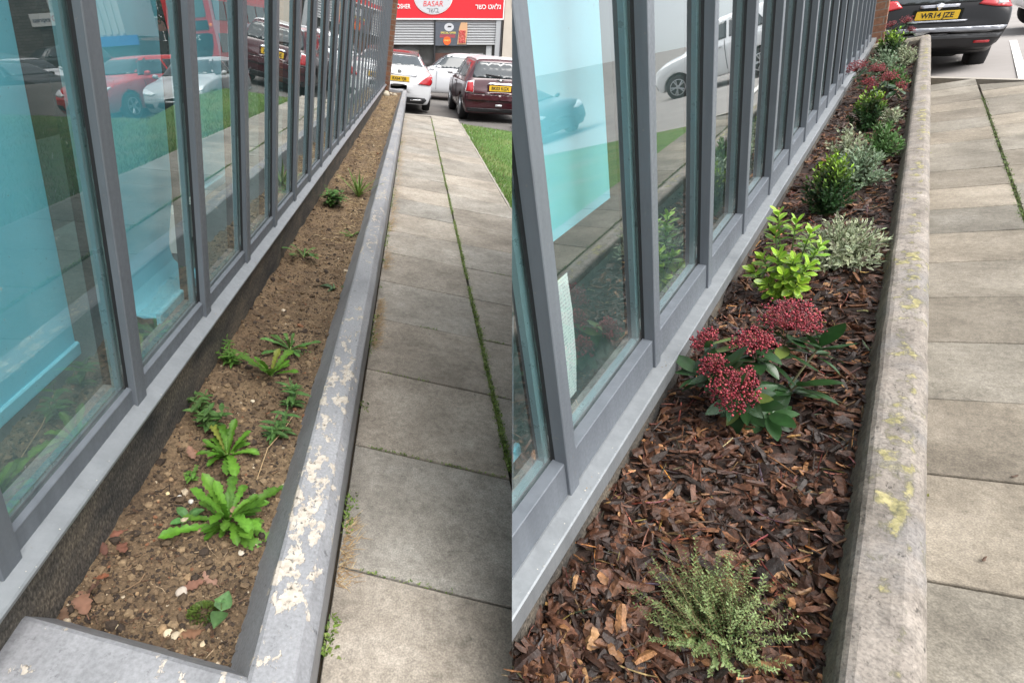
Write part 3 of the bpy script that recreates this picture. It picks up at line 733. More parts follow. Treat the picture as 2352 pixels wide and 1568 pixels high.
def jline(r0, s0, s1, w, top, thr=-.15, seed=0):
    def f():
        s = s0 * (s1 / s0) ** rnd.random()
        if nz(s * 3.1, seed) < thr: return None
        return (r0 + rnd.gauss(0, w) + .006 * nz(s * 2, seed + 4), s, top + rnd.uniform(-.012, .002))
    return f
GRN = [(.13, .21, .035), (.18, .27, .05), (.09, .15, .03), (.24, .29, .09)]
mossline('A', 'moss_strip', jline(.541, 1.0, 12.8, .008, -1.346, -.25), 9000, 'green moss and seedlings filling the long joint of the left path', GRN, .011)
mossline('B', 'moss_strip', jline(.634, 1.6, 8.7, .009, -1.498, -.9), 3500, 'dark green moss filling the long joint of the right path', [(.09, .14, .03), (.13, .18, .045), (.06, .1, .02)], .012)
def jx():
    j = rnd.choice([0, 1, 1, 2, 3, 3, 5, 6]); r = rnd.uniform(.0, 1.15)
    if nz(r * 3, j * 7.7) < .05: return None
    return (r, sjA(j, r) + rnd.gauss(0, .004), -1.35)
mossline('A', 'moss_patch', jx, 1500, 'thin moss in the cross joints of the left path', GRN, .008)
def kfoot(): 
    s = .8 * (9 / .8) ** rnd.random(); k = nz(s * 2.2, 40)
    if k < .0: return None
    return (-.05 + abs(rnd.gauss(0, .014)), s, -1.37 + rnd.uniform(0, .02))
mossline('A', 'moss_fringe', kfoot, 3000, 'ragged green weeds along the foot of the painted kerb', GRN, .015)
def kfootB():
    s = .75 * (8 / .75) ** rnd.random()
    if nz(s * 1.9, 60) < .0: return None
    return (.172 + abs(rnd.gauss(0, .016)), s, -1.515 + rnd.uniform(0, .025))
mossline('B', 'moss_fringe', kfootB, 2600, 'yellow green weeds along the foot of the bare concrete kerb', [(.2, .22, .06), (.13, .17, .04), (.28, .29, .09), (.08, .09, .03)], .015)
m = MB()
for _ in range(6500):
    s = 1.0 * (12.5 / 1.0) ** rnd.random()
    if nz(s * 1.35, 77) + .35 * ss(2.2, 4, s) < .14 or (s < 1.8 and rnd.random() < .72): continue
    r = -.05 + abs(rnd.gauss(0, .022)) * (1 + .6 * ss(3, 6, s)); a = rnd.uniform(-.9, 1.3); l = rnd.uniform(.015, .05)
    c = rnd.choice([(.45, .32, .17), (.36, .24, .12), (.52, .41, .24), (.30, .20, .11)])
    m.leaf((r, s, -1.352), (cos(a), sin(a), rnd.uniform(.0, .6)), (0, 0, 1), l, .0028, 'grass', c, c, bend=-.6, rows=3, cols=(-1, 1))
tag(m.build('dry_grass', M_DRY, 'A'), 'dry straw coloured grass lying along the foot of the left kerb', 'dry grass', kind='stuff')
m = MB(); cnt = 0
while cnt < 26000:
    s = rnd.uniform(1.0, 13.0); r = 1.215 + (6.5) * rnd.random() ** 1.7
    cnt += 1
    if s > lawn_end(r) - .05: continue
    w = FR['A'] @ Vector((r, s, -1.36))
    if cutd(w) > -.01 and not behindB(w): continue
    a = rnd.uniform(0, 6.3); e = rnd.uniform(.7, 1.5); k = rnd.uniform(.7, 1.3)
    c = (.115 * k, .225 * k, .04 * k) if rnd.random() < .8 else (.22 * k, .2 * k, .09 * k)
    if rnd.random() < .02 : c = (.7, .7, .62)
    m.leaf((r, s, hlawn(r, s) - .004), (cos(a) * cos(e), sin(a) * cos(e), sin(e)), (sin(a), cos(a), .2), rnd.uniform(.025, .07), .007, 'grass', c, c, bend=-.7, rows=2, cols=(-1, 1))
tag(m.build('grass', M_GRASS, 'A'), 'short green grass with clover growing on the left lawn', 'grass', kind='stuff')

# grit and droppings at the feet of the mullions
for fr_, P_, rt in (('A', PA, ra), ('B', PB, rb)):
    m = MB()
    for sr in P_['mulls'][1:12]:
        for _ in range(16):
            q = (P_['sillin'][0] + abs(rnd.gauss(0, .012)) + .002, sr + rnd.gauss(-.005, .022), P_['silltop'][1] + .004)
            if q[0] > P_['lip'][0]: continue
            if fr_ == 'B' and cutd(FB @ Vector(q)) < .01: continue
            m.octa(q, rnd.uniform(.0008, .0026), rnd.choice([(.35, .28, .2), (.2, .15, .1), (.55, .5, .42)]), .5, None, .6)
    for _ in range(90):
        s = .5 * 12 ** rnd.random(); q = (rnd.uniform(P_['sillin'][0], P_['lip'][0]), s, P_['silltop'][1] + .003)
        if fr_ == 'B' and cutd(FB @ Vector(q)) < .01: continue
        m.octa(q, rnd.uniform(.0006, .0018), (.6, .58, .52), .4, None, .6)
    tag(m.build('sill_grit', M_BITS, fr_), 'grit and pale specks lying on the ' + ('left' if fr_ == 'A' else 'right') + ' metal sill', 'grit', kind='stuff')
# ------------------------------------------------------------------ plants
def vjit(c, k=.25):
    q = rnd.uniform(1 - k, 1 + k); return tuple(max(.002, x * q * rnd.uniform(.93, 1.07)) for x in c)
def plant(name, frame, r, s, h, label, cat, group=None): return empty(name, frame, (r, s, h), label, cat, group)
def rosette(frame, r, s, h, label, n, Lr, Wd, col, elev=(.3, 1.35), bend=(-1.7, -.3), prof='dand', name='dandelion', group='weeds in the bare bed'):
    root = plant(name, frame, r, s, h, label, 'weed', group)
    m = MB(); st = MB()
    a0 = rnd.uniform(0, 6)
    for i in range(n):
        a = a0 + i * 2.4 + rnd.uniform(-.7, .7); e = elev[0] + (elev[1] - elev[0]) * (i / n) + rnd.uniform(-.35, .35)
        d = (cos(a) * cos(e), sin(a) * cos(e), sin(e)); c = vjit(col, .3)
        if rnd.random() < .06: c = (.24, .27, .05)
        pale = tuple(min(1, q * 1.7 + .02) for q in c)
        Lg = rnd.uniform(*Lr) * rnd.choice([.6, .85, 1, 1, 1.05])
        nn = (-cos(a) * sin(e), -sin(a) * sin(e), cos(e))
        m.leaf((.004 * cos(a), .004 * sin(a), 0), d, nn, Lg, Wd * Lg, prof, c, tuple(q * .85 for q in c), bend=rnd.uniform(*bend) * (.5 + .5 * e), fold=rnd.uniform(.1, .4), rows=36 if prof == 'dand' else 7, wav=.12)
        st.leaf((.004 * cos(a), .004 * sin(a), .002), d, nn, Lg * .75, .006, 'grass', pale, pale, bend=rnd.uniform(-.9, -.5) * (.5 + .5 * e), fold=-.2, rows=6, cols=(-1, 1))
    m.build('leaves', M_LEAF, parent=root, smooth=True); 
    b = MB(); b.lathe([(.002, -.02), (.008, -.004), (.006, .008), (.002, .012)], 8, 'z', col=(.2, .25, .08)); b.build('crown', M_STEM, parent=root, smooth=True)
    return root
def upright(frame, r, s, h, label, nst, H, leafL, leafW, col, prof='lance', npairs=6, name='leafy_weed', splay=.5, droop=-.7, group='weeds in the bare bed'):
    root = plant(name, frame, r, s, h, label, 'weed', group)
    m = MB(); st = MB()
    for k in range(nst):
        a = rnd.uniform(0, 6.3); sp = splay * rnd.random(); hh = H * rnd.uniform(.6, 1.0)
        p0 = Vector((rnd.uniform(-.012, .012), rnd.uniform(-.012, .012), -.005)); top = p0 + Vector((cos(a) * sp * hh, sin(a) * sp * hh, hh))
        mid = (p0 + top) / 2 + Vector((cos(a), sin(a), 0)) * hh * .06
        st.tube([p0, mid, top], [.0022, .0016, .0008], 5, (.09, .14, .035))
        for i in range(npairs):
            t = .18 + .82 * i / (npairs - 1); q = p0.lerp(top, t); b0 = i * 1.57 + rnd.uniform(-.3, .3)
            for b in (b0, b0 + pi):
                e = rnd.uniform(.1, .6); c = vjit(col)
                l = leafL * (.75 + .5 * sin(pi * t)) * rnd.uniform(.8, 1.15) * (1.0 if t < .95 else .55)
                m.leaf(q, (cos(b) * cos(e), sin(b) * cos(e), sin(e)), (-cos(b) * sin(e), -sin(b) * sin(e), cos(e)), l, l * leafW, prof, c, tuple(x * .8 for x in c), bend=droop * rnd.uniform(.6, 1.3), fold=.25, rows=6)
    m.build('leaves', M_LEAF, parent=root, smooth=True); st.build('stems', M_STEM, parent=root, smooth=True)
    return root
G1 = (.105, .245, .026); G2 = (.10, .22, .035); G3 = (.09, .18, .05)
rosette('A', -.330, .985, -1.125, 'largest dandelion, a broad rosette of toothed leaves near the front', 56, (.06, .155), .28, G1, (.35, 1.5))
rosette('A', -.405, 1.225, -1.12, 'bushy upright dandelion just behind the largest rosette', 38, (.06, .14), .30, G1, (.35, 1.35))
rosette('A', -.385, 1.67, -1.12, 'dandelion with a few tall leaves leaning left, mid bed', 11, (.09, .135), .34, G1, (.6, 1.4), (-.9, -.3))
rosette('A', -.355, 1.87, -1.12, 'thistle like weed with narrow jagged leaves spreading over the soil', 18, (.08, .14), .28, (.10, .21, .05), (.1, 1.3), (-1.1, -.3))
rosette('A', -.245, 1.11, -1.125, 'small flat seedling rosette against the kerb beside the largest dandelion', 6, (.03, .05), .45, G2, (.2, .8), prof='ellip', name='seedling')
rosette('A', -.43, .985, -1.125, 'low broad leaved seedling on the left of the largest dandelion', 7, (.035, .06), .5, (.09, .21, .06), (.2, .9), prof='ellip', name='seedling')
upright('A', -.49, 1.345, -1.12, 'thin ragged weed growing next to the plinth wall', 4, .10, .04, .38, G3, npairs=5)
upright('A', -.545, 1.43, -1.12, 'small sprawling weed in the angle of the plinth', 4, .07, .035, .4, G3, npairs=4, splay=.9)
upright('A', -.275, 1.50, -1.12, 'dark green weed with pointed leaves leaning on the kerb', 4, .10, .045, .30, (.09, .19, .05), npairs=4)
upright('A', -.285, 1.33, -1.12, 'dark green weed with pointed leaves, nearer of the kerbside pair', 4, .09, .045, .30, (.09, .19, .05), npairs=4)
upright('A', -.542, 1.72, -1.12, 'feathery low weed at the foot of the plinth', 9, .08, .03, .3, G2, npairs=6, splay=.9)
rosette('A', -.48, 2.88, -1.12, 'ragged dandelion at the foot of the plinth, halfway back', 10, (.10, .17), .24, (.09, .19, .045), (.3, 1.2))
rosette('A', -.26, 2.50, -1.12, 'small grey green seedling beside the kerb, halfway back', 6, (.05, .08), .35, (.07, .14, .06), (.3, 1.1), prof='lance', name='seedling')
upright('A', -.47, 3.98, -1.12, 'clump of bright leafy weed towards the back of the bed', 12, .14, .06, .4, (.09, .20, .045), npairs=5, splay=.7)
rosette('A', -.31, 4.35, -1.12, 'upright tuft of long yellow green blades towards the back', 30, (.14, .26), .07, (.15, .24, .05), (.7, 1.5), (-.8, -.2), prof='lance', name='grass_tuft')
rosette('A', -.26, 3.35, -1.12, 'low green weeds hugging the kerb at mid distance', 12, (.05, .09), .3, G2, (.2, 1.1))
upright('A', -.272, .728, -1.125, 'young nettle with four heart shaped leaves at the front of the bed', 1, .075, .036, .85, (.10, .215, .07), prof='heart', npairs=3, splay=.1, droop=-.5, name='nettle')
upright('A', -.48, 1.135, -1.125, 'tiny sprig among brown leaves near the plinth', 3, .035, .02, .5, G2, npairs=3, splay=.8)
m = MB(); root = plant('moss_cushion', 'A', -.308, .735, -1.123, 'small cushion of green moss beside the young nettle', 'moss')
for _ in range(420):
    a = rnd.uniform(0, 6.3); q = rnd.random() ** .5; e = rnd.uniform(.3, 1.4); c = vjit((.085, .13, .025), .4)
    m.leaf((cos(a) * q * .032, sin(a) * q * .026, .018 * (1 - q * q) + .002), (cos(a) * cos(e), sin(a) * cos(e), sin(e)), (0, 0, 1), .008, .0045, 'ellip', c, c, rows=2, cols=(-1, 0, 1))
m.build('tufts', M_LEAF, parent=root)
# fallen oak leaves
OAK = [(-.538, .716, .075, 'fallen oak leaf, pale brown and upright by the front of the plinth', (.27, .14, .09)), (-.262, .700, .065, 'fallen tan oak leaf lying under the young nettle', (.30, .17, .08)),
       (-.300, .697, .05, 'curled brown oak leaf touching the nettle on its left', (.22, .11, .06)), (-.335, .812, .055, 'brown oak leaf behind the pale rock', (.25, .12, .08)), (-.305, .806, .055, 'pinkish oak leaf right of the pale rock', (.30, .17, .12)),
       (-.563, .93, .05, 'red brown oak leaf against the plinth, highest of the front drift', (.27, .11, .07)), (-.553, .893, .055, 'crumpled russet oak leaf in the middle of the drift by the plinth', (.20, .085, .055)), (-.57, .86, .04, 'dark crumpled oak leaf low in the drift by the plinth', (.14, .06, .04)),
       (-.562, .765, .05, 'dull brown oak leaf between the drift and the upright leaf', (.18, .10, .07)), (-.56, .80, .035, 'small orange brown oak leaf stuck on the plinth foot', (.27, .10, .05)), (-.49, 1.20, .05, 'curled tan oak leaf beside the bushy dandelion', (.28, .15, .10)),
       (-.585, 1.285, .045, 'orange oak leaf stuck between soil and plinth', (.30, .13, .06)), (-.43, 1.20, .035, 'rust coloured oak leaf under the bushy dandelion', (.28, .10, .05)), (-.57, .69, .04, 'dark oak leaf in the near corner by the plinth', (.15, .085, .05)), (-.275, .965, .04, 'brown oak leaf under the largest dandelion', (.17, .08, .05))]
for r, s, l, lab, c in OAK:
    l *= .82
    root = plant('oak_leaf', 'A', r, s, -1.118, lab, 'leaf', 'fallen oak leaves')
    m = MB(); a = rnd.uniform(0, 6.3); e = rnd.uniform(.05, .7)
    m.leaf((0, 0, .002), (cos(a) * cos(e), sin(a) * cos(e), sin(e)), (0, 0, 1), l, l * .62, 'oak', c, tuple(q * .8 for q in c), bend=rnd.uniform(-1.2, .6), fold=rnd.uniform(-.4, .5), rows=14, wav=.2)
    m.build('blade', M_DRY, parent=root, smooth=True)
    m = MB(); m.tube([(0, 0, .002), (-cos(a) * l * .25, -sin(a) * l * .25, .001)], .0011, 4, tuple(q * .8 for q in c)); m.build('stalk', M_DRY, parent=root)
STN = [(-.372, .785, .021, 'pale pinkish rock, the largest at the front of the bed', (.42, .36, .30), .7), (-.366, .693, .016, 'flat cream stone on the soil near the front kerb', (.62, .52, .36), .35), (-.347, .682, .015, 'beige stone lying right of the flat cream one', (.46, .38, .27), .5),
       (-.337, .694, .010, 'small ochre stone behind the beige one', (.45, .34, .2), .6), (-.474, .701, .009, 'thin cream sliver of stone standing near the front kerb', (.6, .5, .33), .9), (-.52, 1.082, .011, 'yellow pebble alone beside the plinth side dandelion leaves', (.62, .50, .28), .6),
       (-.483, 1.067, .013, 'white flint with a chipped face left of the largest dandelion', (.7, .68, .63), .7), (-.448, 1.05, .012, 'greyish white flint among the leaves of the largest dandelion', (.55, .53, .48), .7), (-.272, .894, .014, 'broken shell like stone right of the largest dandelion', (.5, .44, .36), .4),
       (-.523, .77, .007, 'small tan pebble left of the pale rock', (.5, .4, .27), .7), (-.41, 1.52, .012, 'cream pebble in open soil at mid bed', (.55, .48, .36), .6), (-.45, 2.2, .016, 'pale stone in open soil beyond the thistle like weed', (.5, .43, .33), .6), (-.29, .672, .009, 'small yellowish stone in the near right corner', (.5, .42, .27), .6),
       (-.51, 13.3, .12, 'large lump of pale rubble at the far end of the left bed', (.42, .37, .29), .8), (-.53, 13.75, .085, 'squarish cream rubble block on top of the far heap', (.55, .48, .36), .9), (-.33, 13.7, .10, 'grey brown rubble lump at the far right of the bed', (.33, .28, .21), .6), (-.43, 13.9, .07, 'small beige rubble piece at the back of the far heap', (.48, .4, .3), .7)]
for r, s, q, lab, c, sq in STN:
    q *= .8; m = MB(); m.octa((0, 0, q * sq * .45), q, (1, 1, 1), sq, Matrix.Rotation(rnd.uniform(0, 6), 3, 'Z'), .5)
    o = m.build('stone', plain('stone_%d' % int(c[0] * 100 + c[2] * 10000), c, .85, var=.25, vscale=60, bmp=.4), 'A', loc=(r, s, hsoil(r, s)))
    o.modifiers.new('round', 'SUBSURF').render_levels = 2; o.modifiers['round'].subdivision_type = 'SIMPLE' if q < .008 else 'CATMULL_CLARK'
    tag(o, lab, 'stone', 'stones on the bare soil')
m = MB(); pts = [(-.300, 1.14), (-.295, 1.25), (-.27, 1.33), (-.25, 1.40)]
m.tube([(x, y, hsoil(x, y) + .006 + .01 * i) for i, (x, y) in enumerate(pts)], .0014, 4, (.4, .28, .15)); tag(m.build('straw_stalk', M_STEM, 'A'), 'long thin straw stalk reaching to the kerbside weeds', 'stalk')

# ---- the new planting
def shrub(frame, r, s, h, label, name, cat, nsh, W_, H_, leafL, leafW, colf, prof='ellip', nl=9, dome=True, stemc=(.10, .12, .04), mat=None, splay=1.0, bend=-.4, start=.35, le=(.15, 1.0), tip=None, group='shrubs planted in the bark bed', rows=4, up=.25):
    root = plant(name, frame, r, s, h, label, cat, group)
    m = MB(); st = MB()
    for k in range(nsh):
        a = rnd.uniform(0, 2 * pi); q = rnd.random() ** .55
        z = sqrt(max(0, 1 - (q * .96) ** 2)) if dome else 1 - .5 * q
        z *= rnd.uniform(.72, 1.04) if k % 4 else rnd.uniform(.3, .8)
        top = Vector((cos(a) * q * W_ / 2 * splay, sin(a) * q * W_ / 2 * splay, H_ * max(.12, z)))
        p0 = Vector((cos(a) * .03 * q, sin(a) * .03 * q, -.01)); mid = Vector((top.x * .45, top.y * .45, top.z * .6))
        P = [p0, mid, top]
        st.tube(P, [.0028, .002, .001], 4, stemc)
        for i in range(nl):
            t = start + (1 - start) * i / (nl - 1)
            u = t * 2; pt = P[0].lerp(P[1], u) if u < 1 else P[1].lerp(P[2], u - 1)
            ax = (P[2] - P[1]).normalized()
            b = i * 2.4 + k; e = le[0] + (le[1] - le[0]) * t + rnd.uniform(-.2, .2)
            x = ax.orthogonal().normalized(); y = ax.cross(x)
            d = (x * cos(b) + y * sin(b)) * cos(e) + ax * sin(e) + Vector((0, 0, up)); d.normalize()
            n_ = ax * cos(e) - (x * cos(b) + y * sin(b)) * sin(e)
            cc, ce = colf(t, pt.z / H_)
            l = leafL * rnd.uniform(.7, 1.15) * (.8 if t > .93 else 1)
            m.leaf(pt, d, n_, l, l * leafW, prof, cc, ce, bend=bend * rnd.uniform(.5, 1.4), fold=rnd.uniform(.05, .35), rows=rows, cols=(-1, -.5, 0, .5, 1) if leafL > .045 else (-1, 0, 1))
    m.build('foliage', mat or M_LEAF, parent=root, smooth=True)
    st.build('stems', M_STEM, parent=root)
    return root
def cf_bright(t, z):
    k = max(0, min(1, (t - .72) / .28)) * max(0, min(1, (z - .45) / .35)) * rnd.uniform(.6, 1)
    a = vjit((.022, .065, .016), .3); b = vjit((.34, .56, .04), .2); c = tuple(x + (y - x) * k for x, y in zip(a, b)); return c, tuple(q * .9 for q in c)
def cf_varieg(t, z):
    c = vjit((.17, .24, .12), .25); e = vjit((.58, .60, .42), .2)
    if rnd.random() < .05: e = (.35, .20, .24)
    return c, e
def cf_greygreen(t, z):
    c = vjit((.12, .20, .11), .25); return c, vjit((.30, .38, .25), .2)
def cf_mid(t, z):
    c = vjit((.085, .175, .05), .25); return c, tuple(q * 1.2 for q in c)
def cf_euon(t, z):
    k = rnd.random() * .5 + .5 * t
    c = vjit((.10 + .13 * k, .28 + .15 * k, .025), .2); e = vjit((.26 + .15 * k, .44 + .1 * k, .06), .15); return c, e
# thyme at the front: wiry sprays
root = plant('thyme', 'B', -.165, .835, -1.215, 'wiry green thyme with tiny leaves sprawling at the front of the bark bed', 'herb', 'shrubs planted in the bark bed')
m = MB(); st = MB()
for k in range(215):
    a = rnd.gauss(1.9, 1.25) if k % 3 else rnd.uniform(0, 6.3); far = rnd.random(); Lg = rnd.uniform(.09, .18) * (1.15 if rnd.random() < .12 else 1)
    e = rnd.uniform(.15, 1.25); d = Vector((cos(a) * cos(e), sin(a) * cos(e), sin(e)))
    p = Vector((rnd.uniform(-.05, .04), rnd.uniform(-.04, .04), 0)); P = [p.copy()]
    for i in range(6):
        d = (d + Vector((rnd.uniform(-.16, .16), rnd.uniform(-.16, .16), .05 if e < .6 else rnd.uniform(-.08, .05)))).normalized(); p = p + d * Lg / 6; P.append(p.copy())
    st.tube(P, [.0011 - .00012 * i for i in range(7)], 3, vjit((.17, .12, .06)))
    nl = int(Lg / .0075)
    for i in range(nl):
        t = .18 + .82 * i / nl; u = t * 6; j = min(5, int(u)); q = P[j].lerp(P[j + 1], u - j); ax = (P[j + 1] - P[j]).normalized(); x = ax.orthogonal().normalized(); y = ax.cross(x); b0 = i * 1.57
        for b in (b0, b0 + pi):
            c = vjit((.23, .30, .12) if t > .5 else (.12, .18, .065), .3); dd = (x * cos(b) + y * sin(b)) * .85 + ax * .5
            m.leaf(q, dd, ax, rnd.uniform(.0045, .009) * (1.2 if t > .8 else 1), rnd.uniform(.003, .0046), 'ellip', c, tuple(min(1, z * 1.25) for z in c), bend=-.3, fold=.1, rows=2, cols=(-1, 0, 1))
m.build('foliage', M_LEAF, parent=root); st.build('stems', M_STEM, parent=root)
# skimmia: dark glossy leaves and red bud heads
def skimmia(r, s, h, label, heads, nleaf, sc, leafL=.108, buds=330, tufts=()):
    root = plant('skimmia', 'B', r, s, h, label, 'shrub', 'red budded skimmias')
    st = MB(); lf = MB()
    for (x, y, z, R_) in heads:
        top = Vector((x, y, z)) * sc; p0 = Vector((x * .12, y * .12, -.02)); mid = Vector((x * .55, y * .55, z * .5)) * sc
        st.tube([p0, mid, top], [.005 * sc, .004 * sc, .003 * sc], 5, (.10, .07, .04))
        ax = (top - mid).normalized(); hd = MB(); R2 = R_ * sc
        u1 = ax.orthogonal().normalized(); v1 = ax.cross(u1)
        for _ in range(int(buds * max(.6, (R_ / .055) ** 1.9))):
            ct = rnd.uniform(-.25, 1); phi = rnd.uniform(0, 6.3); sn = sqrt(1 - ct * ct)
            lump = 1 + .13 * sin(phi * 5 + ct * 4) + .1 * rnd.uniform(-1, 1)
            q = top + ((u1 * cos(phi) + v1 * sin(phi)) * sn * 1.05 + ax * ct * .95) * R2 * lump * (rnd.random() ** .22)
            hd.octa(q, rnd.uniform(.0019, .0045) * sc, vjit(rnd.choice([(.25, .020, .034), (.18, .013, .026), (.33, .05, .06), (.12, .011, .02)]), .25))
        for _ in range(50):
            phi = rnd.uniform(0, 6.3); ct = rnd.uniform(.0, 1); sn = sqrt(1 - ct * ct)
            q = top + ((u1 * cos(phi) + v1 * sin(phi)) * sn + ax * ct * .8) * R2 * .95
            hd.tube([top - ax * R2 * .3, q], .0011 * sc, 3, (.24, .05, .05))
        hd.build('flower_head', M_BUD, parent=root, smooth=True)
        for i in range(nleaf):
            b = i * 2 * pi / nleaf + rnd.uniform(-.3, .3); e = rnd.uniform(-.45, .45); d = (u1 * cos(b) + v1 * sin(b)) * cos(e) + ax * sin(e); c = vjit((.024, .062, .020), .25)
            l = leafL * sc * rnd.uniform(.75, 1.15)
            if rnd.random() < .1: c = vjit((.14, .19, .05))
            lf.leaf(top - ax * R2 * rnd.uniform(.3, 1.1), d, ax, l, l * .38, 'ellip', tuple(min(1, q * 1.12) for q in c), c, bend=rnd.uniform(-.7, .3), fold=rnd.uniform(.05, .25), rows=8)
    for (x, y, z) in tufts:
        top = Vector((x, y, z)); st.tube([Vector((x * .1, y * .1, -.02)), Vector((x * .5, y * .5, z * .45)), top], [.005, .004, .003], 5, (.10, .09, .04)); ax = (top - Vector((x * .4, y * .4, -.02))).normalized(); u1 = ax.orthogonal().normalized(); v1 = ax.cross(u1)
        for i in range(11):
            b = i * 2.4; e = rnd.uniform(-.1, .95); d = (u1 * cos(b) + v1 * sin(b)) * cos(e) + ax * sin(e); c = vjit((.026, .07, .020), .3); l = rnd.uniform(.08, .125)
            lf.leaf(top - ax * .035 * (1 - e), d, ax, l, l * .38, 'ellip', tuple(min(1, q * 1.12) for q in c), c, bend=rnd.uniform(-.6, .2), fold=rnd.uniform(.08, .25), rows=8)
    lf.build('foliage', M_GLOSSLEAF, parent=root, smooth=True); st.build('stems', M_STEM, parent=root)
skimmia(-.215, 1.70, -1.21, 'large skimmia with domed red bud heads and glossy leaves, nearest the front', [(-.191, .024, .220, .045), (-.050, .016, .236, .060), (.026, .138, .261, .084), (-.139, -.093, .202, .043), (-.060, -.160, .174, .070), (-.05, -.13, .12, .028)], 12, 1.0, tufts=[(.11, .16, .18), (.075, .045, .10), (-.19, -.03, .13), (.02, -.09, .06)])
skimmia(-.31, 7.3, -1.20, 'small red skimmia by the sill, halfway along the bark bed', [(-.09, .0, .26, .07), (.04, .05, .22, .06), (.0, -.06, .15, .05)], 7, 1.25, buds=150)
skimmia(-.15, 6.95, -1.20, 'small red skimmia nearest the kerb, halfway along the bark bed', [(.0, .0, .20, .065), (-.09, .05, .14, .05), (.08, .0, .13, .045)], 7, 1.2, buds=150)
skimmia(-.20, 11.0, -1.20, 'red skimmia at the far end of the bark bed before the pier', [(-.08, .05, .30, .055), (.05, .0, .32, .06), (.10, .0, .22, .045)], 7, 1.25, buds=130)
# the bright upright one
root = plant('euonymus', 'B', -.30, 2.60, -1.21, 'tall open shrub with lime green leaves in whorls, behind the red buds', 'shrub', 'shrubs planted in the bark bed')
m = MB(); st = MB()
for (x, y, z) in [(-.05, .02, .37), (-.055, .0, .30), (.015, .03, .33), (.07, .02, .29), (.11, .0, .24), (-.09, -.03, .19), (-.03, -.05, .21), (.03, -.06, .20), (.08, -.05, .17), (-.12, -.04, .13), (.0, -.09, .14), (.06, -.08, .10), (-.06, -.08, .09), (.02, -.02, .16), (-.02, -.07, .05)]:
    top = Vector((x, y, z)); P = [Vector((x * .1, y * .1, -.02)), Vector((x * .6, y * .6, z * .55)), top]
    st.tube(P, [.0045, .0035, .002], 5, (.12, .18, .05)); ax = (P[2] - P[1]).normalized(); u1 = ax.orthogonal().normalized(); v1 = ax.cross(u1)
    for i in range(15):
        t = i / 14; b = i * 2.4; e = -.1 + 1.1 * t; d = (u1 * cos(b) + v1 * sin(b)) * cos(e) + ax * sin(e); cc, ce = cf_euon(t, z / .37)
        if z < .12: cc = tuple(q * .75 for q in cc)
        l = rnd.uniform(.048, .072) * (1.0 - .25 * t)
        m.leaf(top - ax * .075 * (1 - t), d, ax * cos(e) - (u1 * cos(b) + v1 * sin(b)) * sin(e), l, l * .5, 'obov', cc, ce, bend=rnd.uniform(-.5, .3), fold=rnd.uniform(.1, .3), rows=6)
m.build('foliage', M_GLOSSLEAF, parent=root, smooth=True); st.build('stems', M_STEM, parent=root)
shrub('B', -.135, 2.96, -1.21, 'rounded hebe with cream edged grey green leaves, nearest of the variegated plants', 'hebe', 'shrub', 150, .40, .235, .034, .30, cf_varieg, 'lance', 12)
shrub('B', -.262, 3.74, -1.21, 'dark green dome with lime tips, nearest of the bright topped shrubs', 'choisya', 'shrub', 150, .27, .35, .030, .42, cf_bright, 'ellip', 13, start=.25)
shrub('B', -.165, 4.27, -1.21, 'airy grey green hebe with pale leaf edges, behind the nearest lime tipped dome', 'hebe', 'shrub', 95, .33, .28, .034, .36, cf_greygreen, 'ellip', 11)
shrub('B', -.27, 4.85, -1.21, 'thin variegated plant beside the sill, behind the airy grey green hebe', 'hebe', 'shrub', 50, .28, .30, .034, .4, cf_varieg, 'ellip', 9)
shrub('B', -.09, 4.9, -1.21, 'plain green bush leaning to the kerb, behind the airy grey green hebe', 'hebe', 'shrub', 90, .25, .27, .034, .36, cf_mid, 'ellip', 11)
shrub('B', -.225, 5.97, -1.21, 'dark green dome with lime tips, second along the bark bed', 'choisya', 'shrub', 110, .28, .33, .034, .42, cf_bright, 'ellip', 12, start=.25)
shrub('B', -.07, 5.95, -1.21, 'low pale silvery plant close to the kerb past the second dome', 'hebe', 'shrub', 45, .20, .17, .034, .36, cf_varieg, 'lance', 8)
shrub('B', -.12, 7.75, -1.21, 'mid green bush behind the two small red skimmias', 'hebe', 'shrub', 80, .26, .26, .034, .4, cf_mid, 'ellip', 10)
shrub('B', -.27, 8.9, -1.21, 'wide grey green bush against the sill in the far half of the bed', 'hebe', 'shrub', 85, .34, .32, .038, .4, cf_greygreen, 'ellip', 10)
shrub('B', -.08, 9.5, -1.21, 'pale cream and green bush near the kerb in the far half of the bed', 'hebe', 'shrub', 70, .28, .28, .036, .4, cf_varieg, 'ellip', 10)
shrub('B', -.25, 10.1, -1.21, 'farthest dark green dome with lime tips', 'choisya', 'shrub', 100, .36, .42, .042, .45, cf_bright, 'ellip', 11, start=.25)
# oddments lying on the right path
for r, s, lab in ((.335, 1.60, 'curled brown leaf scrap on the second right hand slab'), (.47, 1.58, 'dark seed husk lying on the right path near the frame edge'), (.42, 2.0, 'thin dark twig on the right path')):
    m = MB(); chip(m, Vector((0, 0, .004)), .022, .009, .003, Matrix.Rotation(rnd.uniform(0, 6), 3, 'Z'), (.10, .06, .04), .4)
    tag(m.build('leaf_scrap', M_DRY, 'B', loc=(r, s, -1.497)), lab, 'scrap')
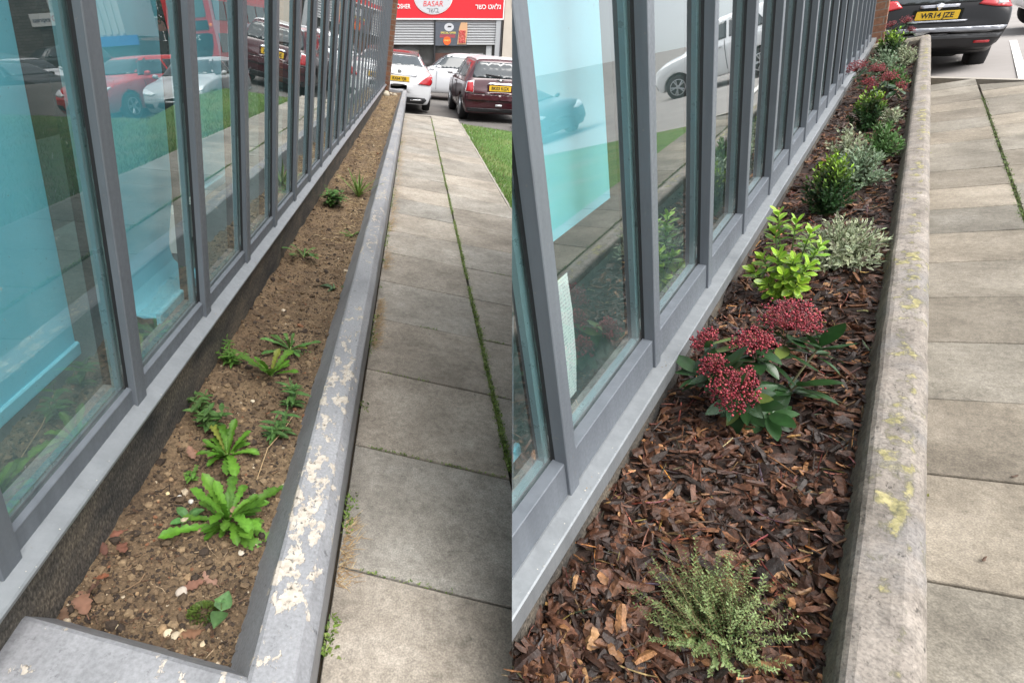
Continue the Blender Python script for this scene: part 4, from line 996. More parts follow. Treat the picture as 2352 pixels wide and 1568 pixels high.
# ------------------------------------------------------------------ cars
def cr(p0, p1, p2, p3, t):
    return tuple(.5 * (2 * b + (c - a) * t + (2 * a - 5 * b + 4 * c - d) * t * t + (3 * b - a - 3 * c + d) * t ** 3) for a, b, c, d in zip(p0, p1, p2, p3))
SHAPES = {  # along, floor, belt, top, half width, half width of top
 'saloon': [(-.5, .24, .52, .58, .86, .66), (-.492, .17, .62, .705, .94, .74), (-.47, .15, .655, .735, .97, .76), (-.37, .14, .665, .765, 1, .76), (-.29, .14, .67, .86, 1, .68), (-.21, .14, .67, .955, 1, .62), (-.06, .14, .67, 1.0, 1, .62), (.08, .14, .66, .985, 1, .62), (.17, .14, .655, .86, 1, .68), (.26, .14, .645, .715, 1, .77), (.40, .14, .59, .645, .98, .76), (.475, .15, .50, .55, .92, .70), (.5, .22, .42, .46, .84, .6)],
 'hatch': [(-.5, .24, .50, .56, .86, .68), (-.488, .17, .60, .67, .95, .74), (-.468, .15, .645, .76, .98, .71), (-.44, .14, .66, .87, .99, .68), (-.40, .14, .665, .955, 1, .66), (-.25, .14, .665, .99, 1, .66), (-.08, .14, .66, 1.0, 1, .66), (.05, .14, .655, .98, 1, .65), (.15, .14, .65, .87, 1, .69), (.26, .14, .635, .70, 1, .78), (.40, .14, .58, .63, .98, .76), (.475, .15, .49, .53, .92, .70), (.5, .22, .40, .44, .84, .6)],
 'mini': [(-.5, .24, .50, .55, .86, .74), (-.49, .17, .60, .66, .96, .80), (-.478, .15, .64, .72, .98, .77), (-.46, .14, .655, .84, .99, .73), (-.435, .14, .66, .955, 1, .71), (-.36, .14, .665, .985, 1, .70), (-.1, .14, .665, 1.0, 1, .70), (.1, .14, .655, .985, 1, .69), (.18, .14, .65, .88, 1, .71), (.25, .14, .64, .72, 1, .78), (.40, .14, .60, .66, .98, .76), (.48, .16, .50, .56, .93, .68), (.5, .22, .42, .46, .84, .6)],
 'suv': [(-.5, .34, .48, .53, .88, .70), (-.49, .30, .56, .64, .96, .76), (-.475, .28, .615, .72, .98, .75), (-.45, .26, .64, .84, .99, .71), (-.41, .22, .645, .955, 1, .67), (-.28, .16, .645, .99, 1, .66), (-.08, .16, .64, 1.0, 1, .66), (.06, .16, .635, .975, 1, .65), (.15, .16, .63, .87, 1, .69), (.25, .16, .62, .68, 1, .78), (.40, .16, .575, .625, .98, .76), (.475, .17, .50, .54, .93, .70), (.5, .25, .42, .46, .86, .62)],
}
M_TYRE = plain('tyre', (.015, .015, .016), .8); M_RIM = plain('alloy', (.42, .43, .45), .3, .8); M_CHROME = plain('chrome', (.75, .76, .78), .12, 1.0)
M_CGLASS = plain('car_glass', (.035, .045, .05), .06, spec=.9); M_CLIGHT = plain('light_lens', (.78, .80, .82), .12, spec=.8); M_RED = plain('red_lens', (.42, .012, .018), .15, spec=.8)
M_TRIM = plain('black_trim', (.02, .02, .022), .55); M_PLATE = plain('yellow_plate', (.72, .46, .03), .45); M_INK = plain('plate_ink', (.015, .015, .015), .5)
def text(parent, s, size, loc, mat, name='lettering', rot=(pi / 2, 0, 0), ext=.002, xs=1.0, bold=0.0, shear=0.0):
    cu = bpy.data.curves.new(name, 'FONT'); cu.body = s; cu.size = size; cu.align_x = 'CENTER'; cu.align_y = 'CENTER'; cu.extrude = ext; cu.offset = bold; cu.shear = shear
    t = bpy.data.objects.new(name + '_curve', cu); COL.objects.link(t)
    bpy.context.view_layer.update()
    me = bpy.data.meshes.new_from_object(t.evaluated_get(bpy.context.evaluated_depsgraph_get()))
    bpy.data.objects.remove(t); bpy.data.curves.remove(cu)
    me.materials.clear(); me.materials.append(mat)
    o = bpy.data.objects.new(name, me); COL.objects.link(o); o.parent = parent
    o.matrix_local = Matrix.Translation(loc) @ Matrix.Rotation(rot[2], 4, 'Z') @ Matrix.Rotation(rot[1], 4, 'Y') @ Matrix.Rotation(rot[0], 4, 'X') @ Matrix.Diagonal((xs, 1, 1, 1))
    return o
def loft(shape, Lc, Wc, Hc, wr, ya, yb):
    S = SHAPES[shape]; n = len(S); st = []
    for i in range(n - 1):
        k = 7 if i not in (0, n - 2) else 3
        for j in range(k): st.append(cr(S[max(0, i - 1)], S[i], S[i + 1], S[min(n - 1, i + 2)], j / k))
    st.append(S[-1]); hw = Wc / 2; Ra = wr * 1.17
    # finer stations round the arches
    extra = []
    for yc in (ya, yb):
        for k in range(-8, 9): extra.append((yc + Ra * k / 8.01) / Lc)
    def at(y):
        for a, b in zip(st, st[1:]):
            if a[0] <= y <= b[0]:
                t = (y - a[0]) / max(1e-6, b[0] - a[0]); return tuple(p + (q - p) * t for p, q in zip(a, b))
        return st[0]
    ys = sorted(set([round(a[0], 5) for a in st] + [round(e, 5) for e in extra]))
    m = MB(); rows = []
    for y in ys:
        _, zb, zs, zt, w, wt = at(y)
        zb, zs, zt = zb * Hc, zs * Hc, zt * Hc; w *= hw; wt *= hw; k = min(1, max(0, (zt - zs) / (.28 * Hc)))
        half = [(.0, zb), (.78 * w, zb), (.93 * w, zb + .05 * Hc), (.985 * w, zb + .4 * (zs - zb)), (1.0 * w, zb + .68 * (zs - zb)), (.985 * w, zs - .05 * Hc), (.945 * w, zs), (wt + .02 * hw * k, zt - (.012 + .065 * k) * Hc), (wt * .86, zt - .014 * Hc), (wt * .5, zt - .004 * Hc), (0, zt)]
        hp = []
        for i in range(len(half) - 1):
            for j in range(3): hp.append(cr(half[max(0, i - 1)], half[i], half[i + 1], half[min(len(half) - 1, i + 2)], j / 3))
        hp.append(half[-1])
        Y = y * Lc; q = []
        for (x, z) in hp:
            for yc in (ya, yb):
                dy = Y - yc
                if abs(dy) < Ra and x > .55 * hw:
                    az = wr + sqrt(Ra * Ra - dy * dy)
                    if z < az: z = az
            q.append((x, Y, z))
        full = q + [(-a, b, c) for a, b, c in q[-2:0:-1]]
        rows.append([m.av(p) for p in full])
    nn = len(rows[0])
    for a, b in zip(rows, rows[1:]):
        for k in range(nn): m.af(a[k], a[(k + 1) % nn], b[(k + 1) % nn], b[k])
    for row, sg in ((rows[0], -1), (rows[-1], 1)):
        P = [Vector(m.v[i]) for i in row]; zc = sum(p.z for p in P) / nn; prev = row
        for kk in (.82, .55, .28):
            cur = [m.av((p.x * kk, p.y + sg * .045 * (1 - kk * kk), zc + (p.z - zc) * kk)) for p in P]
            for k in range(nn):
                f = (prev[k], prev[(k + 1) % nn], cur[(k + 1) % nn], cur[k]); m.af(*(f[::-1] if sg < 0 else f))
            prev = cur
        m.af(*(prev if sg < 0 else prev[::-1]))
    return m
def wheel(root, x, y, r, w, dark=False):
    sgn = 1 if x > 0 else -1
    m = MB(); m.lathe([(r * .62, -w * .5), (r * .9, -w * .5), (r * .985, -w * .36), (r, -w * .1), (r, w * .1), (r * .985, w * .36), (r * .9, w * .5), (r * .62, w * .5)], 32, 'x')
    o = m.build('wheel', M_TYRE, parent=root, loc=(x, y, r), smooth=True)
    m = MB(); m.lathe([(r * .66, -.02), (r * .66, .02), (r * .60, .024), (r * .58, -.03)], 28, 'x', (sgn * w * .46, 0, 0)); m.lathe([(.06, -.02), (.06, .03), (.03, .035)], 12, 'x', (sgn * w * .44, 0, 0))
    for k in range(5):
        a = k * 2 * pi / 5
        for b in (a - .16, a + .16):
            m.tube([(sgn * w * .47, .05 * cos(a), .05 * sin(a)), (sgn * w * .47, r * .6 * cos(b), r * .6 * sin(b))], .022, 5)
    m.build('rim', plain('dark_alloy', (.05, .05, .055), .35, .6) if dark else M_RIM, parent=o)
    m = MB(); m.lathe([(r * .6, -.01), (r * .6, .01)], 20, 'x', (sgn * w * .2, 0, 0)); m.build('brake_disc', M_TRIM, parent=o)
def car(shape, frame, loc, fwd, up, dims, paint, label, cat, scale=1.0, plate=None, plate_z=.56, roof=None, tails=None, heads=True, wr=.315, dark=False, group=None, rear=None, trimz=None):
    Lc, Wc, Hc = dims; hw = Wc / 2
    root = empty('parked_car', frame, loc, label, cat, group, fwd, up, scale)
    ya, yb = -.30 * Lc, .315 * Lc
    mb = loft(shape, Lc, Wc, Hc, wr, ya, yb)
    body = mb.build('body', paint, parent=root, smooth=True)
    bv = BVHTree.FromPolygons([Vector(v) for v in mb.v], mb.f)
    AX = {'rear': (Vector((0, 1, 0)), lambda a, b: Vector((a, -9, b))), 'front': (Vector((0, -1, 0)), lambda a, b: Vector((a, 9, b))), 'left': (Vector((1, 0, 0)), lambda a, b: Vector((-9, a, b))), 'right': (Vector((-1, 0, 0)), lambda a, b: Vector((9, a, b))), 'top': (Vector((0, 0, -1)), lambda a, b: Vector((a, b, 9)))}
    def decal(name, mat, side, poly, off=.006, par=None, mx=.09, th=.014):
        d, f = AX[side]
        bm = bmesh.new(); vs = [bm.verts.new((a, b, 0)) for a, b in poly]; bm.faces.new(vs)
        bmesh.ops.triangulate(bm, faces=bm.faces[:])
        for _ in range(5):
            ed = [e for e in bm.edges if e.calc_length() > mx]
            if not ed: break
            bmesh.ops.subdivide_edges(bm, edges=ed, cuts=1); bmesh.ops.triangulate(bm, faces=[q for q in bm.faces if len(q.verts) > 3])
        for v in bm.verts:
            o0 = f(v.co.x, v.co.y); hit = bv.ray_cast(o0, d)
            if hit[0] is None:
                hit = bv.find_nearest(o0 + d * (9 - (Lc if side in ('rear', 'front') else Wc) * .45))
            v.co = hit[0] - d * off
        me = bpy.data.meshes.new(name); bm.normal_update(); bm.to_mesh(me); bm.free(); me.materials.append(mat)
        me.polygons.foreach_set('use_smooth', [True] * len(me.polygons))
        o = bpy.data.objects.new(name, me); COL.objects.link(o); o.parent = par or body if par else root
        md = o.modifiers.new('edge', 'SOLIDIFY'); md.thickness = th; md.offset = 0
        return o
    H = Hc
    S = {a[0]: a for a in SHAPES[shape]}
    suv = shape == 'suv'
    # glazing
    gb = {'saloon': .69, 'hatch': .70, 'mini': .70, 'suv': .69}[shape] * H; gt = .925 * H
    if shape == 'saloon': gb = .775 * H
    rw = (.80 if shape != 'mini' else .78) * hw; rt = (.60 if shape != 'mini' else .68) * hw
    decal('rear_window', M_CGLASS, 'rear', [(-rw, gb + .01), (-rw * .96, gb - .01), (rw * .96, gb - .01), (rw, gb + .01), (rt, gt), (-rt, gt)])
    decal('windscreen', M_CGLASS, 'front', [(-.84 * hw, .715 * H), (.84 * hw, .715 * H), (.63 * hw, .945 * H), (-.63 * hw, .945 * H)])
    wz0, wz1 = .685 * H, .915 * H
    y0, y1, y2, y3 = (-.30 * Lc, -.06 * Lc, -.04 * Lc, .20 * Lc) if shape == 'saloon' else (-.40 * Lc, -.10 * Lc, -.08 * Lc, .19 * Lc)
    if shape == 'mini': y0, y1, y2, y3 = -.40 * Lc, -.09 * Lc, -.075 * Lc, .19 * Lc
    for sd_ in ('left', 'right'):
        decal('side_window', M_CGLASS, sd_, [(y0 + .04 * Lc, wz0 + .01), (y1, wz0), (y1, wz1), (y0 + .12 * Lc, wz1 - .01)])
        decal('side_window', M_CGLASS, sd_, [(y2, wz0), (y3, wz0), (y3 - .09 * Lc, wz1), (y2, wz1)])
        for yy in (-.07 * Lc, .17 * Lc): decal('door_gap', M_TRIM, sd_, [(yy, .24 * H), (yy + .012, .24 * H), (yy + .012, .66 * H), (yy, .66 * H)], .001)
        decal('door_handle', paint, sd_, [(-.045 * Lc, .575 * H), (-.005 * Lc, .575 * H), (-.005 * Lc, .60 * H), (-.045 * Lc, .60 * H)], .02)
        sg = -1 if sd_ == 'left' else 1
        m = MB(); m.octa((0, 0, 0), .11, (1, 1, 1), .75); m.tube([(0, 0, -.02), (-sg * .14, .0, -.05)], .03, 6)
        o = m.build('wing_mirror', roof or paint, parent=root, loc=(sg * (hw + .09), .155 * Lc, .71 * H), smooth=True); md = o.modifiers.new('r', 'SUBSURF'); md.render_levels = 2
    # lights
    if tails is None: tails = [(.58, .585), (.97, .62), (.96, .49), (.70, .475)]
    for sg in (-1, 1):
        decal('tail_light', M_RED, 'rear', [(sg * a * hw, b * H) for a, b in tails][::sg], .010, mx=.05)
        decal('headlight', M_CLIGHT, 'front', [(sg * a * hw, b * H) for a, b in [(.48, .455), (.62, .43), (.90, .47), (.93, .545), (.80, .545)]][::-sg], .012, mx=.05)
    decal('grille', M_TRIM, 'front', [(-.42 * hw, .31 * H), (.42 * hw, .31 * H), (.50 * hw, .25 * H), (.3 * hw, .19 * H), (-.3 * hw, .19 * H), (-.50 * hw, .25 * H)], .008)
    for sg in (-1, 1): decal('fog_lamp_recess', M_TRIM, 'front', [(sg * .62 * hw, .30 * H), (sg * .86 * hw, .32 * H), (sg * .86 * hw, .24 * H), (sg * .60 * hw, .22 * H)][::-sg], .008, mx=.06)
    m = MB(); m.box(-.80 * hw, .80 * hw, -.43 * Lc, .43 * Lc, (.26 if suv else .17) * H, .42 * H, .02); m.build('underbody', M_TRIM, parent=root)
    for yc in (ya, yb):
        for sg in (-1, 1): wheel(root, sg * (hw - .115), yc, wr, .205, dark)
    def ysurf(x, z, sd_='rear'):
        d, f = AX[sd_]; h = bv.ray_cast(f(x, z), d); return h[0].y if h[0] else -Lc / 2
    if plate:
        py = min(ysurf(-.24, plate_z * H), ysurf(.24, plate_z * H), ysurf(0, plate_z * H + .05), ysurf(0, plate_z * H - .05)) - .016
        m = MB(); m.box(-.26, .26, py - .006, py + .006, plate_z * H - .058, plate_z * H + .058, .006); pl = m.build('number_plate', M_PLATE, parent=root)
        m = MB(); m.box(-.30, .30, py + .008, py + .05, plate_z * H - .085, plate_z * H + .08, .01); m.build('plate_recess', paint, parent=root)
        if plate != 'x': text(pl, plate, .098, (0, py - .0075, plate_z * H - .002), M_INK, 'characters', ext=.001, xs=.93, bold=.0025)
    if rear: rear(root, decal, ysurf, hw, H, Lc, paint)
    if roof: decal('roof', roof, 'top', [(-rt * .98, -.425 * Lc), (rt * .98, -.425 * Lc), (rt * .99, .07 * Lc), (-rt * .99, .07 * Lc)], .012)
    return root
def paintm(name, col, rough=.28): return plain(name, col, rough, 0.0, coat=.7)
P_WHITE = paintm('white_paint', (.68, .69, .71)); P_MAROON = paintm('maroon_paint', (.055, .008, .014)); P_BLACK = plain('black_paint', (.006, .006, .007), .32, coat=.15, spec=.3); P_RED = paintm('red_paint', (.60, .025, .025)); P_SILV = paintm('silver_paint', (.46, .47, .48)); P_DKG = paintm('charcoal_paint', (.035, .045, .045)); P_NAVY = paintm('navy_paint', (.02, .022, .035))
P_ROOFW = paintm('roof_white', (.75, .75, .76)); P_BROWN = plain('panoramic_roof', (.05, .02, .018), .15)
def merc_rear(root, decal, ysurf, hw, H, Lc, paint):
    decal('chrome_strip', M_CHROME, 'rear', [(-.50 * hw, .628 * H), (.50 * hw, .628 * H), (.50 * hw, .643 * H), (-.50 * hw, .643 * H)], .014)
    decal('diffuser', M_TRIM, 'rear', [(-.78 * hw, .275 * H), (.78 * hw, .275 * H), (.84 * hw, .24 * H), (.74 * hw, .17 * H), (-.74 * hw, .17 * H), (-.84 * hw, .24 * H)], .012)
    for sg in (-1, 1): decal('exhaust_trim', M_CHROME, 'rear', [(sg * .36 * hw, .235 * H), (sg * .70 * hw, .245 * H), (sg * .70 * hw, .225 * H), (sg * .36 * hw, .210 * H)][::sg], .03)
    y = ysurf(0, .685 * H) - .012; m = MB()
    m.lathe([(.045, -.004), (.05, 0), (.045, .004), (.040, 0)], 24, 'y', (0, y, .685 * H))
    for k in range(3):
        a = pi / 2 + k * 2 * pi / 3; m.tube([(0, y, .685 * H), (.042 * cos(a), y, .685 * H + .042 * sin(a))], [.007, .002], 5)
    m.build('badge', M_CHROME, parent=root)
    decal('roof_panel', P_BROWN, 'top', [(-.56 * hw, -.23 * Lc), (.56 * hw, -.23 * Lc), (.58 * hw, .07 * Lc), (-.58 * hw, .07 * Lc)], .010)
UPF = (-.05, 0, 1)
car('saloon', 'A', (-.33, 18.9, -1.70), (-.02, 1), UPF, (4.69, 1.81, 1.44), P_WHITE, 'white saloon car parked rear towards the path beyond the left planter', 'car', 1.05, 'RX64 YJB', .565, tails=[(.56, .50), (.66, .56), (.88, .665), (.975, .655), (.97, .53), (.90, .49)], rear=merc_rear, wr=.33)
def mini_rear(root, decal, ysurf, hw, H, Lc, paint):
    decal('chrome_handle', M_CHROME, 'rear', [(-.37 * hw, .585 * H), (.37 * hw, .585 * H), (.33 * hw, .625 * H), (-.33 * hw, .625 * H)], .03)
    decal('bumper', M_TRIM, 'rear', [(-.9 * hw, .235 * H), (.9 * hw, .235 * H), (.86 * hw, .175 * H), (-.86 * hw, .175 * H)], .02)
    for z in (.455, .345): decal('bumper_line', M_TRIM, 'rear', [(-.93 * hw, z * H), (.93 * hw, z * H), (.93 * hw, (z + .006) * H), (-.93 * hw, (z + .006) * H)], .004)
    decal('bumper_fold', P_MAROON, 'rear', [(-.93 * hw, .36 * H), (.93 * hw, .36 * H), (.93 * hw, .445 * H), (-.93 * hw, .445 * H)], .03)
    decal('fog_light', M_CLIGHT, 'rear', [(-.09 * hw, .27 * H), (.09 * hw, .27 * H), (.09 * hw, .30 * H), (-.09 * hw, .30 * H)], .022)
    y = ysurf(0, .665 * H) - .014; m = MB(); m.octa((0, 0, 0), .035, (1, 1, 1), .8); m.poly([(-.11, 0, .012), (-.03, 0, -.015), (.03, 0, -.015), (.11, 0, .012), (.03, 0, .015), (-.03, 0, .015)]); m.build('badge', M_CHROME, parent=root, loc=(0, y, .665 * H))
    m = MB(); m.tube([(.62 * hw, -Lc * .5 + .1, .19 * H), (.62 * hw, -Lc * .5 - .07, .19 * H)], .05, 14); m.build('exhaust', M_CHROME, parent=root)
    m = MB(); m.tube([(0, ysurf(0, .72 * H) - .03, .715 * H), (-.42 * hw, ysurf(-.3, .745 * H) - .03, .745 * H)], [.022, .012], 5); m.build('wiper', M_TRIM, parent=root)
    for sg in (-1, 1):
        decal('light_surround', M_CHROME, 'rear', [(sg * a * hw, b * H) for a, b in [(.735, .655), (.93, .635), (.975, .47), (.73, .455)]][::sg], .006, mx=.05)
car('mini', 'A', (2.36, 17.95, -1.57), (-.055, 1), (-.09, 0, 1), (3.63, 1.69, 1.41), P_MAROON, 'maroon hatchback with a white roof, parked rear towards the lawn', 'car', 1.14, 'BK03 KGX', .545, roof=P_ROOFW, tails=[(.755, .64), (.91, .622), (.95, .485), (.75, .47)], rear=mini_rear, wr=.30)
car('suv', 'A', (1.75, 22.9, -1.62), (-1, .04), (-.09, 0, 1), (4.36, 1.9, 1.64), P_WHITE, 'white off roader parked side on between the saloon and the maroon hatchback', 'car', .98, None, wr=.36)
def suv_rear(root, decal, ysurf, hw, H, Lc, paint):
    decal('bumper', plain('grey_bumper', (.018, .018, .02), .55), 'rear', [(-.93 * hw, .42 * H), (.93 * hw, .42 * H), (.92 * hw, .33 * H), (.8 * hw, .30 * H), (-.8 * hw, .30 * H), (-.92 * hw, .33 * H)], .03)
    decal('bright_strip', plain('satin_trim', (.30, .31, .34), .35, .5), 'rear', [(-.92 * hw, .445 * H), (.92 * hw, .445 * H), (.95 * hw, .48 * H), (-.95 * hw, .48 * H)], .04)
    decal('bumper_fold', plain('grey_trim', (.06, .063, .068), .5), 'rear', [(-.90 * hw, .385 * H), (.90 * hw, .385 * H), (.90 * hw, .41 * H), (-.90 * hw, .41 * H)], .05)
    for sg in (-1, 1):
        decal('reflector', M_RED, 'rear', [(sg * .60 * hw, .36 * H), (sg * .80 * hw, .36 * H), (sg * .80 * hw, .34 * H), (sg * .60 * hw, .34 * H)][::sg], .045)
        decal('reversing_light', M_CLIGHT, 'rear', [(sg * .74 * hw, .69 * H), (sg * .90 * hw, .69 * H), (sg * .88 * hw, .655 * H), (sg * .74 * hw, .655 * H)][::sg], .022)
    decal('handle_trim', plain('satin_trim', (0, 0, 0)), 'rear', [(-.40 * hw, .525 * H), (.40 * hw, .525 * H), (.42 * hw, .54 * H), (-.42 * hw, .54 * H)], .02)
    decal('badge_bar', plain('satin_trim', (0, 0, 0)), 'rear', [(-.26 * hw, .645 * H), (.26 * hw, .645 * H), (.26 * hw, .67 * H), (-.26 * hw, .67 * H)], .02)
    m = MB(); m.octa((0, 0, 0), .06, (1, 1, 1), 1); o = m.build('badge', M_CHROME, parent=root, loc=(0, ysurf(0, .655 * H) - .03, .655 * H))
car('suv', 'B', (-.16, 14.75, -1.80), (-.10, 1), (.16, 0, 1), (4.38, 1.81, 1.60), P_BLACK, 'black off roader parked rear on beyond the right hand path', 'car', 1.0, 'WR14 JZE', .585, tails=[(.50, .66), (.60, .72), (.97, .72), (.965, .62), (.72, .635)], rear=suv_rear, wr=.35, dark=True)
car('suv', 'B', (3.72, 23.0, -2.60), (1, .06), (.16, 0, 1), (3.7, 1.85, 1.85), P_WHITE, 'white tall vehicle parked side on behind the black off roader', 'van', 1.15, None, wr=.36)
car('hatch', 'B', (7.6, 15.2, -2.6), (-.86, -.5), (.12, 0, 1), (4.3, 1.78, 1.48), P_NAVY, 'dark blue hatchback on the right hand road, seen mirrored in the glass', 'car', 1.0, None, heads=True)
# cars across the side street, seen in the left hand glass
UPS = (.2, 0, 1)
GS = lambda r: -1.6 - .2 * min(14, max(0, r - 1.2))
GP = 'cars on the side street mirrored in the glass'
car('hatch', 'A', (5.10, 14.4, GS(5.10)), (.30, -.95), UPS, (4.25, 1.77, 1.46), P_RED, 'red hatchback on the side street, mirrored in the second pane', 'car', .86, None, group=GP)
car('hatch', 'A', (3.42, 13.75, GS(3.42)), (.03, -1), UPS, (4.3, 1.84, 1.50), P_SILV, 'silver hatchback on the side street, mirrored in the third pane', 'car', .76, None, group=GP)
def sign_rear(root, decal, ysurf, hw, H, Lc, paint):
    p = decal('door_sign', plain('sign_red', (.55, .07, .02), .5), 'right', [(.10 * Lc, .42 * H), (.26 * Lc, .42 * H), (.26 * Lc, .58 * H), (.10 * Lc, .58 * H)], .01)
    q = decal('door_sign_strip', plain('sign_yellow', (.75, .50, .03), .5), 'right', [(.11 * Lc, .37 * H), (.25 * Lc, .37 * H), (.25 * Lc, .41 * H), (.11 * Lc, .41 * H)], .01)
    p = decal('door_sign', plain('sign_red', (0, 0, 0)), 'left', [(.10 * Lc, .42 * H), (.26 * Lc, .42 * H), (.26 * Lc, .58 * H), (.10 * Lc, .58 * H)], .01)
    q = decal('door_sign_strip', plain('sign_yellow', (0, 0, 0)), 'left', [(.11 * Lc, .37 * H), (.25 * Lc, .37 * H), (.25 * Lc, .41 * H), (.11 * Lc, .41 * H)], .01)
    text(root, 'BULL PLANT', .13, (-hw - .012, .18 * Lc, .50 * H), plain('sign_yellow', (0, 0, 0)), 'lettering', rot=(pi / 2, 0, -pi / 2), ext=.004)
car('suv', 'A', (13.97, 24.6, GS(13.97)), (-.95, -.3), UPS, (4.3, 1.8, 1.55), P_WHITE, 'white car with a red and yellow door sign, mirrored in the nearest pane', 'car', 1.0, None, group=GP, rear=sign_rear, wr=.34)
car('hatch', 'A', (10.24, 17.7, GS(10.24)), (-.95, -.25), UPS, (4.3, 1.8, 1.45), P_BLACK, 'black car with its front wheel showing, mirrored low in the nearest pane', 'car', .95, None, group=GP, dark=True)
car('suv', 'A', (17.2, 32.5, GS(17.2)), (.6, -.8), UPS, (4.6, 1.85, 1.6), P_DKG, 'dark green estate car standing before the stone shop wall', 'car', 1.1, None, group=GP)
car('hatch', 'A', (21.0, 57.0, GS(21)), (1, .05), UPS, (4.3, 1.78, 1.5), P_WHITE, 'small distant white car under the street trees', 'car', 1.1, None, group=GP)

# ------------------------------------------------------------------ buses
def bus(loc, fwd, label, sc=1.0):
    root = empty('double_decker_bus', 'A', loc, label, 'bus', 'red buses mirrored in the glass', fwd, UPS, sc)
    PR = paintm('bus_red', (.48, .018, .022))
    m = MB(); m.ext([(-1.25, .35), (1.25, .35), (1.27, .6), (1.25, 3.9), (1.16, 4.25), (.95, 4.38), (-.95, 4.38), (-1.16, 4.25), (-1.25, 3.9), (-1.27, .6)], 'y', -5.1, 5.1); b = m.build('body', PR, parent=root)
    G = M_CGLASS
    m = MB(); m.box(-.98, .98, -5.13, -5.09, 3.0, 3.85, .06); m.build('rear_upper_window', plain('bus_glass', (.10, .15, .15), .1, spec=.9), parent=root)
    m = MB(); m.box(-1.0, 1.0, -5.13, -5.09, 2.42, 2.85, .03); m.build('route_panel', G, parent=root)
    m = MB(); m.poly([(x, -5.115, z) for x, z in [(-1.12, 2.2), (-1.05, 1.7), (-.9, 1.3), (-.68, 1.0), (.68, 1.0), (.9, 1.3), (1.05, 1.7), (1.12, 2.2), (.9, 2.27), (-.9, 2.27)]]); o = m.build('engine_cover_window', G, parent=root); o.modifiers.new('t', 'SOLIDIFY').thickness = .03
    text(root, '240', .34, (-.2, -5.15, 2.08), plain('dim_white', (.55, .6, .6), .6), 'route_number', ext=.004)
    text(root, '2', .34, (.5, -5.15, 2.63), plain('dim_grey', (.2, .24, .25), .6), 'route_number', ext=.004)
    for sg in (-1, 1):
        m = MB(); m.lathe([(.07, -.02), (.09, 0), (.07, .02)], 14, 'y', (sg * 1.12, -5.11, 2.62)); m.build('indicator', plain('amber', (.85, .22, .03), .3), parent=root)
        m = MB(); m.box(sg * 1.1 - .06, sg * 1.1 + .06, -5.13, -5.09, .75, 1.25, .01); m.build('tail_light', M_RED, parent=root)
        for z0, z1 in ((2.85, 3.75), (1.35, 2.25)):
            for k in range(6):
                m = MB(); x = sg * 1.265; m.box(min(x, x + sg * .02), max(x, x + sg * .02), -4.7 + k * 1.58, -3.25 + k * 1.58, z0, z1, .004); m.build('side_window', plain('bus_glass', (0, 0, 0)), parent=root)
        m = MB(); x = sg * 1.265; m.box(min(x, x + sg * .015), max(x, x + sg * .015), -3.2, 1.0, 2.33, 2.8); m.build('advert_panel', plain('advert', (.62, .63, .70), .5, var=.4, vscale=2), parent=root)
        for y in (-2.9, 3.1): wheel(root, sg * 1.12, y, .48, .28, True)
    m = MB(); m.box(-1.0, 1.0, 5.09, 5.13, 2.9, 3.8, .05); m.build('front_upper_window', G, parent=root)
    m = MB(); m.box(-1.1, 1.1, 5.09, 5.13, 1.2, 2.3, .05); m.build('windscreen', G, parent=root)
bus((9.5, 37.8, GS(9.5)), (-.10, 1), 'red double decker bus seen from behind, nearer of the two', 1.0)
bus((9.2, 52.5, GS(9.2)), (-.16, 1), 'second red double decker with a pale advert, farther up the street', 1.0)

# ------------------------------------------------------------------ the butcher's shop at the end
shop = empty('butcher_shop', 'A', (1.55, 27.45, -1.50), 'closed shop with a wide red fascia and half lowered grey shutters', 'shop', None, (0, 1), (-.14, 0, 1))
M_FASC = plain('fascia_red', (.68, .018, .028), .35); M_WLINE = plain('white_trim', (.80, .78, .76), .5); M_SHUT = plain('shutter', (.40, .405, .41), .4, .3, .12, 9); M_SIL = plain('silhouette', (.02, .018, .02), .6)
m = MB(); m.box(-3.2, 2.62, .45, .7, -.3, 5.2); m.build('wall', plain('shop_wall', (.30, .28, .25), .9, var=.2, vscale=4), parent=shop)
m = MB(); m.box(-3.0, 2.6, .25, .45, 2.72, 4.6, .01); fa = m.build('fascia', M_FASC, parent=shop)
m = MB(); m.box(-3.0, 2.6, .22, .26, 2.70, 2.755); m.box(2.575, 2.62, .22, .26, 2.70, 4.6); m.build('fascia_edge', M_WLINE, parent=shop)
m = MB(); ring = [(-.51 + .85 * cos(a * 2 * pi / 48), 3.56 + .66 * sin(a * 2 * pi / 48)) for a in range(48)]; m.ext([(x, z) for x, z in ring], 'y', .225, .26); m.build('logo_rim', M_WLINE, parent=fa)
m = MB(); m.ext([(-.51 + (x + .51) * .965, 3.56 + (z - 3.56) * .955) for x, z in ring], 'y', .215, .23); m.build('logo_ground', plain('logo_grey', (.52, .53, .55), .5), parent=fa)
def beast(x, z, sc, head):
    m = MB(); pts = [(-.16, 0), (-.15, -.16), (-.115, -.16), (-.10, -.03), (.07, -.03), (.09, -.16), (.125, -.16), (.13, 0), (.15, .10), (.22 if head > 0 else .17, .12), (.23 if head > 0 else .17, .17), (.13, .19), (-.13, .17), (-.17, .1)]
    m.ext([(x + p * sc, z + q * sc) for p, q in (pts if True else pts)], 'y', .207, .216); return m.build('animal_silhouette', M_SIL, parent=fa)
for x, sc in ((-.93, .95), (-.62, 1.0), (-.32, 1.0), (.02, 1.15)): beast(x, 3.63, sc, 1)
M_LRED = plain('letter_red', (.62, .04, .05), .5); M_LGREY = plain('letter_grey', (.16, .165, .17), .5)
text(fa, 'BASAR', .285, (-.53, .212, 3.29), M_LRED, ext=.004, xs=1.05, shear=.15)
